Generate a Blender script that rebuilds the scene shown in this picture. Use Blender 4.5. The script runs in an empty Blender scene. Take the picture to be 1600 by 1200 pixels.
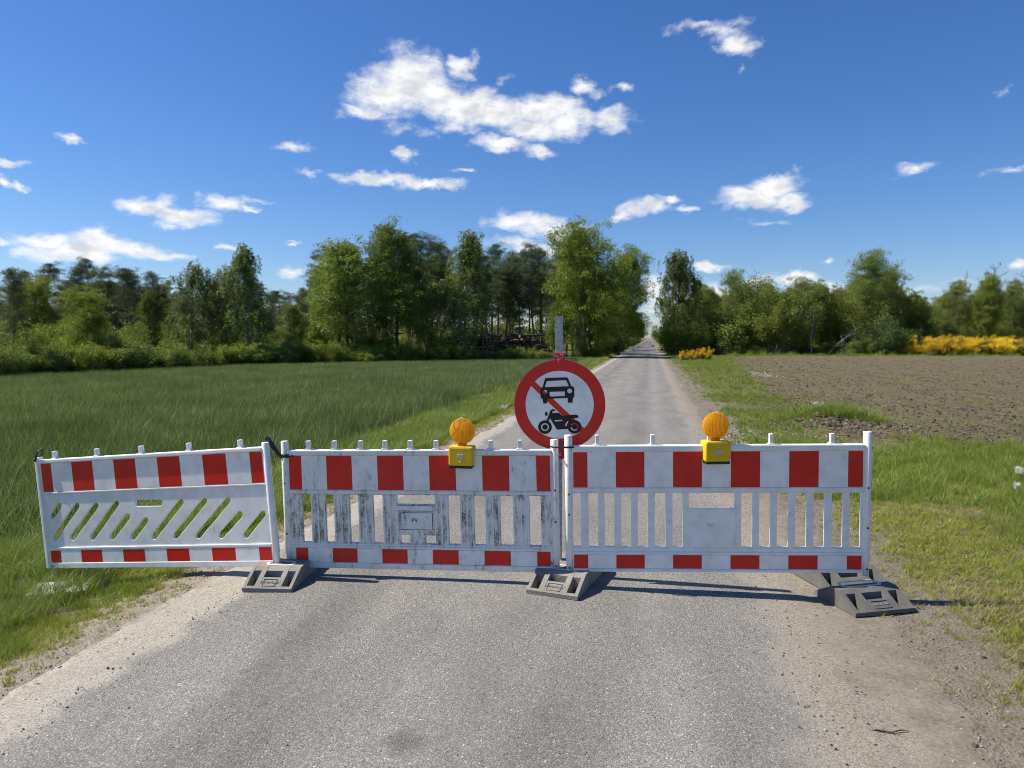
import bpy, bmesh, math, random
import numpy as np
from mathutils import Vector, Matrix, noise as mnoise
R = math.radians
random.seed(7)
scn = bpy.context.scene
col = scn.collection

# ------------------------------------------------------------------ camera
FPX, YAW, PITCH = 1130.0, R(10.87), R(3.70)
CAM = Vector((1.03, 0.0, 1.75))
cd = bpy.data.cameras.new('camera'); cam = bpy.data.objects.new('camera', cd); col.objects.link(cam)
cam.location = CAM; cam.rotation_euler = (R(90) - PITCH, 0, YAW)
cd.sensor_width = 36.0; cd.lens = 36.0 * FPX / 1600.0; cd.clip_start = 0.05; cd.clip_end = 5000
scn.camera = cam
FH = Vector((-math.sin(YAW), math.cos(YAW), 0)); RT = Vector((math.cos(YAW), math.sin(YAW), 0))
F = FH * math.cos(PITCH) - Vector((0, 0, math.sin(PITCH))); UP = RT.cross(F)
def ray(px, py): return F + RT * ((px - 800) / FPX) + UP * ((600 - py) / FPX)
def P(px, py, z=0.0):                       # point of the photo's ray at height z
    d = ray(px, py); return CAM + d * ((z - CAM.z) / d.z)
def PZ(px, Z):                              # ground spot at forward distance Z
    p = CAM + FH * Z + RT * ((px - 800) / FPX * Z); return Vector((p.x, p.y, 0))
def topz(py, Z):
    d = ray(800, py); return CAM.z + Z * d.z / d.dot(FH)

# ------------------------------------------------------------------ light
SUN_EL, SUN_AZ = R(50), R(-91.6)              # sun stands due left of the road (-X)
sd = bpy.data.lights.new('sun', 'SUN'); sd.energy = 5.0; sd.angle = R(0.53); sd.color = (1.0, 0.925, 0.81)
so = bpy.data.objects.new('sun', sd); col.objects.link(so)
sv = Vector((math.cos(SUN_EL) * math.sin(SUN_AZ), math.cos(SUN_EL) * math.cos(SUN_AZ), math.sin(SUN_EL)))
so.rotation_euler = sv.to_track_quat('Z', 'Y').to_euler()
scn.view_settings.view_transform = 'Standard'; scn.view_settings.look = 'None'
scn.view_settings.exposure = 0.60; scn.view_settings.gamma = 1.0
scn.cycles.filter_width = 1.0

class NT:
    def __init__(s, tree): s.t = tree; s.n = tree.nodes; s.l = tree.links
    def add(s, typ, ins=None, **kw):
        nd = s.n.new(typ)
        for k, v in kw.items(): setattr(nd, k, v)
        if ins:
            for k, v in ins.items():
                sk = nd.inputs[k]
                if isinstance(v, bpy.types.NodeSocket): s.l.new(v, sk)
                else: sk.default_value = v
        return nd
    def math(s, op, a, b=0.0, c=0.0, clamp=False):
        return s.add('ShaderNodeMath', {0: a, 1: b, 2: c}, operation=op, use_clamp=clamp).outputs[0]
    def vmath(s, op, a, b=(0, 0, 0)):
        nd = s.add('ShaderNodeVectorMath', {0: a, 1: b}, operation=op); return nd.outputs['Value' if op in ('LENGTH', 'DOT_PRODUCT') else 'Vector']
    def mix(s, f, a, b, mode='MIX'):
        return s.add('ShaderNodeMix', {0: f, 6: a, 7: b}, data_type='RGBA', blend_type=mode).outputs[2]
    def ramp(s, f, stops, interp='LINEAR'):
        nd = s.add('ShaderNodeValToRGB', {0: f}); cr = nd.color_ramp; cr.interpolation = interp
        while len(cr.elements) < len(stops): cr.elements.new(0.5)
        for e, (p, c) in zip(cr.elements, stops):
            e.position = p; e.color = (c, c, c, 1) if isinstance(c, (int, float)) else (*c, 1)
        return nd.outputs[0]
    def sstep(s, v, a, b):
        return s.add('ShaderNodeMapRange', {'Value': v, 'From Min': a, 'From Max': b}, interpolation_type='SMOOTHSTEP').outputs[0]
    def noise(s, vec, scale, detail=4, rough=0.55, dist=0.0):
        return s.add('ShaderNodeTexNoise', {'Vector': vec, 'Scale': scale, 'Detail': detail, 'Roughness': rough, 'Distortion': dist}).outputs[0]

w = bpy.data.worlds.new('World'); scn.world = w; w.use_nodes = True
t = NT(w.node_tree); t.n.clear()
sky = t.add('ShaderNodeTexSky', sky_type='NISHITA', sun_disc=False, sun_elevation=SUN_EL, sun_rotation=SUN_AZ,
            altitude=0, air_density=1.0, dust_density=0.3, ozone_density=3.0)
SKYSTR = 0.073
hs = t.add('ShaderNodeHueSaturation', {'Color': sky.outputs[0], 'Saturation': 1.22, 'Value': 1.0})
skc = t.mix(1.0, hs.outputs[0], (0.78, 0.885, 1.14, 1), 'MULTIPLY')
tc = t.add('ShaderNodeTexCoord').outputs['Generated']
sx = t.add('ShaderNodeSeparateXYZ', {0: tc})
az = t.math('ARCTAN2', sx.outputs[0], sx.outputs[1]); el = t.math('ARCSINE', sx.outputs[2])
q = t.add('ShaderNodeCombineXYZ', {0: az, 1: el, 2: 0.0}).outputs[0]
qs = t.vmath('MULTIPLY', q, (1, 1.5, 1))
n1 = t.add('ShaderNodeTexNoise', {'Vector': qs, 'Scale': 16, 'Detail': 7, 'Roughness': 0.62}).outputs
wv = t.vmath('MULTIPLY', t.vmath('SUBTRACT', n1[1], (0.5, 0.5, 0.5)), (0.07, 0.045, 0))
q2 = t.vmath('ADD', q, wv)
CLOUDS = [  # px, py, rx, ry, strength : every cloud of the sky, by direction
 (640,128,62,52,1.15),(600,150,55,38,1.0),(680,150,60,34,1.1),(575,178,45,14,.7),(730,168,62,34,1.15),(785,178,60,28,1.1),(850,178,62,32,1.15),
 (885,192,45,26,1.0),(830,205,60,22,1.0),(785,226,48,13,.9),(850,240,26,11,.8),(955,188,44,22,.9),(726,101,22,17,1.0),(915,137,28,12,.8),(966,139,16,7,.6),
 (636,243,20,11,.9),(724,267,22,6,.75),(590,282,80,12,1.0),(680,288,56,9,.9),(640,287,60,10,.9),(640,205,40,10,.4),
 (1090,42,46,9,.6),(1130,50,36,16,.75),(1158,68,34,16,.85),(1155,104,10,9,.35),(1180,305,60,20,1.0),(1215,290,50,20,1.1),(1230,312,42,16,.95),(1190,344,46,6,.4),
 (1008,326,40,17,1.0),(1044,312,22,9,.95),(975,338,24,9,.8),(1074,329,24,8,.9),(1112,413,34,9,1.0),(1425,265,40,9,.6),(1585,267,40,8,.6),(1567,141,12,7,.35),
 (108,217,24,7,.7),(20,258,42,7,.8),(12,285,24,9,.8),(40,290,20,5,.7),(458,231,28,11,.8),(485,270,28,5,.4),
 (235,322,52,20,1.1),(285,338,55,15,1.0),(345,318,48,15,1.05),(400,327,16,6,.6),(410,312,22,8,.45),(268,350,24,8,.6),
 (80,376,62,16,1.05),(150,378,72,20,1.1),(110,395,95,17,1.0),(200,392,70,16,1.0),(250,398,50,10,.9),(12,374,26,6,.8),(355,390,24,6,.8),(458,378,13,5,.8),(455,425,24,12,.8),(505,415,14,7,.6),
 (800,345,48,20,.9),(845,352,52,20,.95),(880,362,40,18,.75),(830,385,80,16,.7),(908,354,24,8,.7),(985,425,20,12,.8),(1020,455,34,28,.95),(1105,460,40,22,.9),(1060,480,70,14,.8),
 (1180,440,36,14,.9),(1240,440,48,13,1.0),(1298,413,10,5,.7),(1270,455,60,14,.7),(1595,408,18,10,.8),(1440,455,60,10,.35),(1500,440,50,9,.3),(740,208,40,6,.3),(785,120,14,6,.35),
 (900,500,200,14,.3)]
fld = None
for px, py, rx, ry, st in CLOUDS:
    d = ray(px, py).normalized()
    a = math.atan2(d.x, d.y); e = math.asin(d.z); k = 1 / math.sqrt(1 + ((px - 800) / FPX) ** 2)
    v = t.vmath('SUBTRACT', q2, (a, e, 0))
    v = t.vmath('MULTIPLY', v, (FPX / (rx * k * k * 1.22) , FPX / (ry * k * 1.16), 0))
    ln = t.vmath('LENGTH', v)
    f = t.math('MULTIPLY_ADD', ln, -st, st)
    fld = f if fld is None else t.math('MAXIMUM', fld, f)
nf = t.noise(t.vmath('MULTIPLY', q, (1, 1.6, 1)), 36, 8, 0.58, .25)
dens = t.math('ADD', fld, t.math('MULTIPLY', t.math('SUBTRACT', nf, 0.5), 1.15))
cov = t.sstep(dens, 0.03, 0.86)
ns = t.noise(t.vmath('ADD', t.vmath('MULTIPLY', q, (1, 1.8, 1)), (3.1, 0.02, 0)), 26, 5, 0.5)
lit = t.sstep(t.math('ADD', t.math('MULTIPLY', dens, -0.25), ns), 0.10, 0.42)
cc = t.mix(lit, (6.3, 6.5, 6.9, 1), (9.4, 9.35, 9.2, 1))
fin = t.mix(t.math('MULTIPLY', cov, 0.97), skc, cc)
bg = t.add('ShaderNodeBackground', {'Color': fin, 'Strength': SKYSTR})
t.l.new(bg.outputs[0], t.add('ShaderNodeOutputWorld').inputs[0])
w.cycles.sampling_method = 'MANUAL'; w.cycles.sample_map_resolution = 512

# ------------------------------------------------------------------ helpers
def tag(o, label=None, cat=None, group=None, kind=None):
    if label: o['label'] = label
    if cat: o['category'] = cat
    if group: o['group'] = group
    if kind: o['kind'] = kind
    return o
def ordn(i):
    w_ = ['first','second','third','fourth','fifth','sixth','seventh','eighth','ninth','tenth','eleventh','twelfth','thirteenth','fourteenth','fifteenth','sixteenth','seventeenth','eighteenth','nineteenth']
    if i <= 19: return w_[i - 1]
    te = {2:'twent',3:'thirt',4:'fort',5:'fift',6:'sixt',7:'sevent'}[i // 10]
    return te + 'ieth' if i % 10 == 0 else te + 'y-' + w_[i % 10 - 1]
def link(name, me, mats, parent=None):
    o = bpy.data.objects.new(name, me); col.objects.link(o)
    if not isinstance(mats, (list, tuple)): mats = [mats]
    if not me.materials:
        for m in mats: me.materials.append(m)
    if parent: o.parent = parent
    return o
def empty(name, loc=(0, 0, 0), rot=(0, 0, 0)):
    o = bpy.data.objects.new(name, None); col.objects.link(o); o.location = loc; o.rotation_euler = rot; o.empty_display_size = .1; return o
def copy_tree(o, parent=None):
    c = o.copy(); col.objects.link(c); c.parent = parent
    for ch in [x for x in o.children]: copy_tree(ch, c)
    return c
def np_mesh(name, V, Q):
    V = np.asarray(V, np.float32); Q = np.asarray(Q, np.int32); k = Q.shape[1]
    me = bpy.data.meshes.new(name); me.vertices.add(len(V)); me.vertices.foreach_set('co', V.ravel())
    me.loops.add(Q.size); me.loops.foreach_set('vertex_index', Q.ravel())
    me.polygons.add(len(Q)); me.polygons.foreach_set('loop_start', np.arange(len(Q), dtype=np.int32) * k)
    me.update(calc_edges=True); return me
class MB:
    """collects shapes into one mesh"""
    def __init__(s): s.bm = bmesh.new(); s.mi = 0
    def _f(s, vs, smooth=False):
        try: f = s.bm.faces.new(vs); f.material_index = s.mi; f.smooth = smooth; return f
        except ValueError: return None
    def box(s, x0, x1, y0, y1, z0, z1, bev=0.0, M=None, taper=0.0):
        b2 = bmesh.new(); r = bmesh.ops.create_cube(b2, size=1)
        for v in b2.verts:
            v.co = Vector(((x0 + x1) / 2 + v.co.x * (x1 - x0), (y0 + y1) / 2 + v.co.y * (y1 - y0), (z0 + z1) / 2 + v.co.z * (z1 - z0)))
        if bev: bmesh.ops.bevel(b2, geom=list(b2.edges), offset=bev, segments=2, affect='EDGES', profile=.6)
        s.merge(b2, M, smooth=bool(bev)); return s
    def merge(s, b2, M=None, smooth=False):
        mp = {}
        for v in b2.verts: mp[v.index if False else v] = s.bm.verts.new(M @ v.co if M else v.co)
        for f in b2.faces:
            nf = s._f([mp[v] for v in f.verts], False)
        b2.free(); return s
    def mesh(s, me, M=None):
        vs = [s.bm.verts.new(M @ v.co if M else v.co) for v in me.vertices]
        for p in me.polygons: s._f([vs[i] for i in p.vertices])
        return s
    def tube(s, pts, rad, n=8, cap=True, smooth=True):
        pts = [Vector(p) for p in pts]; rings = []
        if not isinstance(rad, (list, tuple)): rad = [rad] * len(pts)
        for i, p in enumerate(pts):
            d = (pts[min(i + 1, len(pts) - 1)] - pts[max(i - 1, 0)]).normalized()
            a = d.orthogonal().normalized() if i == 0 else (ring_a - d * ring_a.dot(d)).normalized()
            ring_a = a; b = d.cross(a)
            rings.append([s.bm.verts.new(p + (a * math.cos(2 * math.pi * j / n) + b * math.sin(2 * math.pi * j / n)) * rad[i]) for j in range(n)])
        for r0, r1 in zip(rings, rings[1:]):
            for j in range(n): s._f([r0[j], r0[(j + 1) % n], r1[(j + 1) % n], r1[j]], smooth)
        if cap: s._f(rings[0][::-1]); s._f(rings[-1])
        return s
    def lathe(s, prof, n=32, M=None, smooth=True):      # prof (r, z) about z
        rings = []
        for r, z in prof:
            if r < 1e-6: v = s.bm.verts.new(M @ Vector((0, 0, z)) if M else (0, 0, z)); rings.append([v])
            else:
                ring = []
                for j in range(n):
                    c = Vector((r * math.cos(2 * math.pi * j / n), r * math.sin(2 * math.pi * j / n), z)); ring.append(s.bm.verts.new(M @ c if M else c))
                rings.append(ring)
        for r0, r1 in zip(rings, rings[1:]):
            for j in range(n):
                k = (j + 1) % n
                if len(r0) == 1 and len(r1) == 1: continue
                if len(r0) == 1: s._f([r0[0], r1[k], r1[j]], smooth)
                elif len(r1) == 1: s._f([r0[j], r0[k], r1[0]], smooth)
                else: s._f([r0[j], r0[k], r1[k], r1[j]], smooth)
        return s
    def build(s, name, mats, parent=None, fix=True):
        if fix: bmesh.ops.recalc_face_normals(s.bm, faces=list(s.bm.faces))
        me = bpy.data.meshes.new(name); s.bm.to_mesh(me); s.bm.free(); return link(name, me, mats, parent)
def curve_mesh(polys, depth, bevel=0.0):
    """flat plate in XZ with holes (outer polygon first), centred on y=0, thickness 2*depth"""
    cu = bpy.data.curves.new('plate', 'CURVE'); cu.dimensions = '2D'; cu.fill_mode = 'BOTH'; cu.extrude = depth - bevel; cu.bevel_depth = bevel; cu.bevel_resolution = 1
    if bevel: cu.offset = -bevel
    for pl in polys:
        sp = cu.splines.new('POLY'); sp.points.add(len(pl) - 1); sp.use_cyclic_u = True
        for i, (x, y) in enumerate(pl): sp.points[i].co = (x, y, 0, 1)
    ob = bpy.data.objects.new('plate', cu); me = bpy.data.meshes.new_from_object(ob)
    bpy.data.objects.remove(ob); me.transform(Matrix.Rotation(R(90), 4, 'X')); return me
def text_mesh(txt, size, depth):
    cu = bpy.data.curves.new('text', 'FONT'); cu.body = txt; cu.size = size; cu.extrude = depth; cu.align_x = 'CENTER'; cu.align_y = 'CENTER'; cu.resolution_u = 2
    ob = bpy.data.objects.new('text', cu); me = bpy.data.meshes.new_from_object(ob)
    bpy.data.objects.remove(ob); me.transform(Matrix.Rotation(R(90), 4, 'X')); return me
def rrect(x0, x1, z0, z1, r=0.01, n=4):
    out = []
    for cx, cz, a0 in ((x1 - r, z1 - r, 0), (x0 + r, z1 - r, 90), (x0 + r, z0 + r, 180), (x1 - r, z0 + r, 270)):
        for k in range(n + 1):
            a = R(a0 + 90 * k / n); out.append((cx + r * math.cos(a), cz + r * math.sin(a)))
    return out
def slot(p, q, r, n=6):
    p = Vector(p); q = Vector(q); a0 = math.atan2(q.y - p.y, q.x - p.x); out = []
    for c, b in ((q, a0 - math.pi / 2), (p, a0 + math.pi / 2)):
        for k in range(n + 1): a = b + math.pi * k / n; out.append((c.x + r * math.cos(a), c.y + r * math.sin(a)))
    return out
def circ(cx, cz, r, n=28, ry=None): return [(cx + r * math.cos(2 * math.pi * k / n), cz + (ry or r) * math.sin(2 * math.pi * k / n)) for k in range(n)]

# ------------------------------------------------------------------ materials
def mat(name):
    m = bpy.data.materials.new(name); m.use_nodes = True; t = NT(m.node_tree); t.n.clear()
    out = t.add('ShaderNodeOutputMaterial'); return m, t, out
def bsdf(t, out, color, rough=0.6, spec=0.4, bump=None, bstr=0.4, bdist=0.01, **kw):
    b = t.add('ShaderNodeBsdfPrincipled', {'Base Color': color, 'Roughness': rough, 'Specular IOR Level': spec})
    for k, v in kw.items(): b.inputs[k].default_value = v
    if bump is not None:
        bn = t.add('ShaderNodeBump', {'Height': bump, 'Strength': bstr, 'Distance': bdist}); t.l.new(bn.outputs[0], b.inputs['Normal'])
    t.l.new(b.outputs[0], out.inputs[0]); return b
def wpos(t): return t.add('ShaderNodeNewGeometry').outputs['Position']
def opos(t): return t.add('ShaderNodeTexCoord').outputs['Object']

def plastic(name, c, grime=0.0, rough=0.45, gcol=(0.05, 0.055, 0.04)):
    m, t, o = mat(name); p = opos(t)
    n = t.noise(p, 9, 6, 0.65); n2 = t.noise(t.vmath('MULTIPLY', p, (38, 38, 7)), 1.0, 5, 0.7); n3 = t.noise(p, 70, 3, 0.6)
    c1 = t.mix(t.sstep(n, .35, .75), (*c, 1), (c[0] * .82, c[1] * .83, c[2] * .8, 1))
    c1 = t.mix(t.math('MULTIPLY', t.sstep(n3, .66, .74), .4), c1, (c[0] * .45, c[1] * .45, c[2] * .42, 1))
    if grime:
        s = t.math('MULTIPLY', t.sstep(n2, .62 - grime * .22, .80 - grime * .2), t.sstep(n, .46 - grime * .16, .66 - grime * .1))
        s = t.math('MULTIPLY', s, t.sstep(n3, .25, .6)); c1 = t.mix(t.math('MULTIPLY', s, .88), c1, (*gcol, 1))
    bsdf(t, o, c1, rough, .4, n3, .12, .002); return m
M_white = plastic('white_plastic', (.86, .86, .83), .14)
M_white_dirty = plastic('grimy_white_plastic', (.80, .80, .76), .52)
M_bar_dirty = plastic('algae_streaked_plastic', (.78, .78, .73), 1.0, gcol=(.045, .052, .035))
M_film = plastic('white_film', (.90, .89, .86), .14, .3)
M_film_dirty = plastic('grimy_white_film', (.84, .84, .81), .45, .4, (.10, .11, .10))
M_red = plastic('red_film', (.68, .020, .012), .05, .35, (.12, .01, .01))
M_sign_red = plastic('sign_red', (.72, .020, .014), .05, .3, (.2, .01, .01))
M_sign_white = plastic('sign_white', (.92, .91, .88), .05, .3)
M_black = plastic('black_print', (.006, .007, .009), 0, .4)
M_blackp = plastic('black_plastic', (.02, .022, .024), 0, .45)
M_yellow = plastic('yellow_plastic', (.74, .50, .012), .3, .38, (.12, .09, .02))
M_redclamp = plastic('red_clamp', (.55, .03, .04), .3, .4, (.75, .35, .36))
M_grey = plastic('grey_plate', (.50, .51, .50), .2, .4)
def galv():
    m, t, o = mat('galvanised_steel'); p = opos(t)
    v = t.add('ShaderNodeTexVoronoi', {'Vector': p, 'Scale': 60}).outputs['Color']; n = t.noise(t.vmath('MULTIPLY', p, (1, 1, .15)), 40, 4)
    f = t.math('ADD', t.math('MULTIPLY', t.add('ShaderNodeSeparateColor', {0: v}).outputs[0], .4), t.math('MULTIPLY', n, .6))
    bsdf(t, o, t.ramp(f, [(.2, (.25, .27, .29)), (.8, (.50, .53, .56))]), .42, .5, n, .1, .002, Metallic=.55); return m
M_galv = galv()
def rubber(name, a, b):
    m, t, o = mat(name); p = opos(t); v = t.add('ShaderNodeTexVoronoi', {'Vector': p, 'Scale': 130}).outputs
    n = t.noise(p, 6, 5); ng = t.noise(p, 150, 2)
    f = t.math('ADD', t.math('MULTIPLY', n, .6), t.math('MULTIPLY', ng, .4))
    bsdf(t, o, t.ramp(f, [(.3, a), (.7, b)]), .9, .2, t.math('ADD', v[0], ng), .5, .003); return m
M_rubber = rubber('recycled_rubber', (.15, .142, .125), (.32, .305, .27))
M_rubber_dk = rubber('dark_recycled_rubber', (.075, .075, .072), (.18, .175, .165))
M_footpaint = rubber('worn_white_paint', (.45, .44, .41), (.75, .74, .70))
def lens():
    m, t, o = mat('amber_lens'); p = opos(t)
    wv = t.add('ShaderNodeTexWave', {'Vector': p, 'Scale': 34.0, 'Distortion': 0}, wave_type='BANDS', bands_direction='X').outputs[1]
    n = t.noise(p, 22, 3)
    rg = t.math('MULTIPLY_ADD', wv, .30, .90); b = t.add('ShaderNodeBsdfPrincipled', {'Base Color': t.mix(1.0, t.ramp(n, [(.38, (1.0, .38, .006)), (.56, (1.0, .74, .06))]), rg, 'MULTIPLY'), 'Roughness': .12, 'Specular IOR Level': .6, 'Coat Weight': .5})  # shading of the ribs is also painted into the lens colour as bands
    bn = t.add('ShaderNodeBump', {'Height': wv, 'Strength': 1.0, 'Distance': .006}); t.l.new(bn.outputs[0], b.inputs['Normal'])
    tr = t.add('ShaderNodeBsdfTranslucent', {'Color': (1.0, .60, .04, 1), 'Normal': bn.outputs[0]})
    mx = t.add('ShaderNodeMixShader', {0: .72, 1: b.outputs[0], 2: tr.outputs[0]}); t.l.new(mx.outputs[0], o.inputs[0]); return m
M_lens = lens(); M_ring = plastic('pale_amber_ring', (1.0, .66, .25), 0, .3)

def leafmat(name, c1, c2, trans=.35, rnd=.5, c3=None, nscale=.9):
    """foliage; tint varies leaf clump by clump and plant by plant"""
    m, t, o = mat(name); p = opos(t)
    oi = t.add('ShaderNodeObjectInfo').outputs['Random']
    n = t.noise(p, nscale, 3, .6); n2 = t.noise(p, nscale * 9, 2, .5)
    f = t.math('ADD', t.math('MULTIPLY', n, .6), t.math('MULTIPLY', n2, .4))
    c = t.mix(t.sstep(f, .36, .64), (*c1, 1), (*c2, 1))
    if c3: c = t.mix(t.sstep(n2, .66, .72), c, (*c3, 1))
    wn = t.math('MULTIPLY_ADD', t.noise(wpos(t), .35, 4, .6), .9, -.45); hv = t.add('ShaderNodeHueSaturation', {'Color': c, 'Hue': t.math('MULTIPLY_ADD', oi, .035 * rnd, .5 - .0175 * rnd), 'Value': t.math('ADD', wn, t.math('MULTIPLY_ADD', oi, .6 * rnd, 1.08 - .3 * rnd))}).outputs[0]
    d = t.add('ShaderNodeBsdfPrincipled', {'Base Color': hv, 'Roughness': .55, 'Specular IOR Level': .35})
    tl = t.add('ShaderNodeBsdfTranslucent', {'Color': t.mix(1.0, hv, (1.15, 1.25, .5, 1), 'MULTIPLY')})
    mx = t.add('ShaderNodeMixShader', {0: trans, 1: d.outputs[0], 2: tl.outputs[0]}); t.l.new(mx.outputs[0], o.inputs[0]); return m
L_birch = leafmat('birch_leaves', (.085, .125, .032), (.18, .22, .065))
L_dark = leafmat('dark_leaves', (.07, .105, .018), (.15, .20, .032))
L_yel = leafmat('spring_oak_leaves', (.105, .14, .016), (.20, .23, .032))
L_lime = leafmat('fresh_leaves', (.13, .17, .018), (.24, .28, .035))
L_pine = leafmat('pine_needles', (.035, .06, .018), (.08, .115, .038), .2)
L_bush = leafmat('bush_leaves', (.105, .145, .028), (.21, .25, .055))
L_hedge = leafmat('hedge_leaves', (.12, .155, .024), (.22, .25, .045))
L_haw = leafmat('hawthorn_leaves', (.04, .075, .02), (.08, .12, .03), c3=(.6, .6, .52))
L_broomflower = leafmat('broom_blossom', (.62, .40, .01), (.84, .60, .04), .3, .5)
L_broomgreen = leafmat('broom_twigs', (.04, .06, .015), (.08, .10, .02))
L_wheat = leafmat('wheat_blades', (.07, .10, .03), (.19, .24, .10), .3, .6, nscale=5)
L_tips = leafmat('wheat_tips', (.20, .25, .12), (.32, .36, .20), .3, .5)
L_grass = leafmat('grass_blades', (.20, .22, .03), (.36, .38, .08), .35, .9, nscale=3)
L_grassd = leafmat('deep_grass_blades', (.12, .165, .025), (.25, .30, .06), .35, .9, nscale=3)
L_straw = leafmat('straw_blades', (.30, .25, .11), (.46, .40, .22), .3, .6)
L_pale = leafmat('pale_grass_blades', (.19, .24, .09), (.34, .38, .17), .35, .6)
def bark(name, a, b, birch=False):
    m, t, o = mat(name); p = opos(t); n = t.noise(t.vmath('MULTIPLY', p, (6, 6, 1.2) if not birch else (1, 1, 9)), 1.5, 5, .7)
    bsdf(t, o, t.ramp(n, [(.38, a), (.56, b)]), .9, .2, n, .6, .03); return m
B_birch = bark('birch_bark', (.03, .03, .028), (.42, .41, .38), True)
B_dark = bark('dark_bark', (.03, .026, .02), (.10, .085, .07))
B_pine = bark('pine_bark', (.11, .075, .055), (.30, .20, .145))
B_bare = bark('bare_grey_bark', (.12, .11, .10), (.30, .28, .25))
def cutmat():
    m, t, o = mat('cut_log_end'); oi = t.add('ShaderNodeObjectInfo').outputs['Random']; n = t.noise(opos(t), 9, 4)
    bsdf(t, o, t.mix(1.0, t.ramp(oi, [(.55, (.10, .065, .045)), (.8, (.25, .16, .11)), (.97, (.55, .42, .30))]), t.ramp(n, [(.2, .7), (.8, 1.15)]), 'MULTIPLY'), .9, .1); return m
B_cut = cutmat()

# ------------------------------------------------------------------ the ground
def nz(x, y, s=1.0, o=0.0): return mnoise.noise(Vector((x * s + o, y * s - o, o * .7)))
MOUND = P(1292, 664, 0)
def sm(a, b, v): v = max(0.0, min(1.0, (v - a) / (b - a))); return v * v * (3 - 2 * v)
def G(x, y):
    z = -0.012
    if x < 0: z -= sm(2.1, 3.3, -x) * .19
    else: z += sm(3, 6, x) * .03
    a = sm(2.2, 3.0, abs(x))
    z += a * (nz(x, y, .8) * .03 + nz(x, y, 3.1, 5) * .012)
    d = math.hypot((x - MOUND.x) / 1.0, (y - MOUND.y) / .75); z += .16 * math.exp(-d * d * 1.6) * (1 + nz(x, y, 5) * .8)
    if y > 55: z += sm(55, 75, y) * sm(-8, -14, x) * 0
    return z
def grid(xs, ys, zf):
    xs = np.array(xs); ys = np.array(ys); nx, ny = len(xs), len(ys)
    V = [(x, y, zf(x, y)) for y in ys for x in xs]
    Q = [(j * nx + i, j * nx + i + 1, (j + 1) * nx + i + 1, (j + 1) * nx + i) for j in range(ny - 1) for i in range(nx - 1)]
    return V, Q
def axis(segs):
    out = []
    for a, b, st in segs: out += list(np.arange(a, b - 1e-6, st))
    out.append(segs[-1][1]); return out

def ground_mat():
    m, t, o = mat('verge_soil'); p = wpos(t)
    n = t.noise(p, .5, 6, .6); n2 = t.noise(p, 7, 5, .65); n3 = t.noise(p, 60, 3, .6)
    c = t.mix(t.sstep(n2, .4, .62), (.045, .065, .016, 1), (.13, .105, .06, 1))
    c = t.mix(t.sstep(n3, .48, .62), c, (.24, .21, .12, 1)); c = t.mix(t.math('MULTIPLY', t.sstep(n, .45, .65), .5), c, (.10, .12, .03, 1))
    x = t.add('ShaderNodeSeparateXYZ', {0: p}).outputs[0]; e = t.math('ADD', x, t.math('MULTIPLY', t.math('SUBTRACT', n2, .5), 1.1))
    d1 = t.ramp(t.math('ADD', t.math('MULTIPLY', n3, .6), t.math('MULTIPLY', n2, .4)), [(.3, (.11, .092, .07)), (.5, (.19, .165, .13)), (.7, (.29, .255, .205))])
    near = t.math('MULTIPLY', t.sstep(e, 3.5, 2.7), t.sstep(e, -2.7, -2.35)); d1 = t.mix(t.sstep(x, -1.0, -2.2), d1, t.mix(1.0, d1, (1.4, 1.4, 1.4, 1), 'MULTIPLY')); c = t.mix(near, c, d1)
    bsdf(t, o, c, .95, .1, t.math('ADD', n2, n3), .8, .03); return m
M_ground = ground_mat()
V, Q = grid(axis([(-700, -100, 60), (-100, -20, 5), (-20, -6, 1), (-6, 9, .15), (9, 24, 1), (24, 100, 5), (100, 700, 60)]),
            axis([(-40, 0, 4), (0, 20, .2), (20, 60, 1.5), (60, 200, 8), (200, 1500, 80)]), G)
tag(link('ground', np_mesh('ground', V, Q), M_ground), kind='structure')

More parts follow.
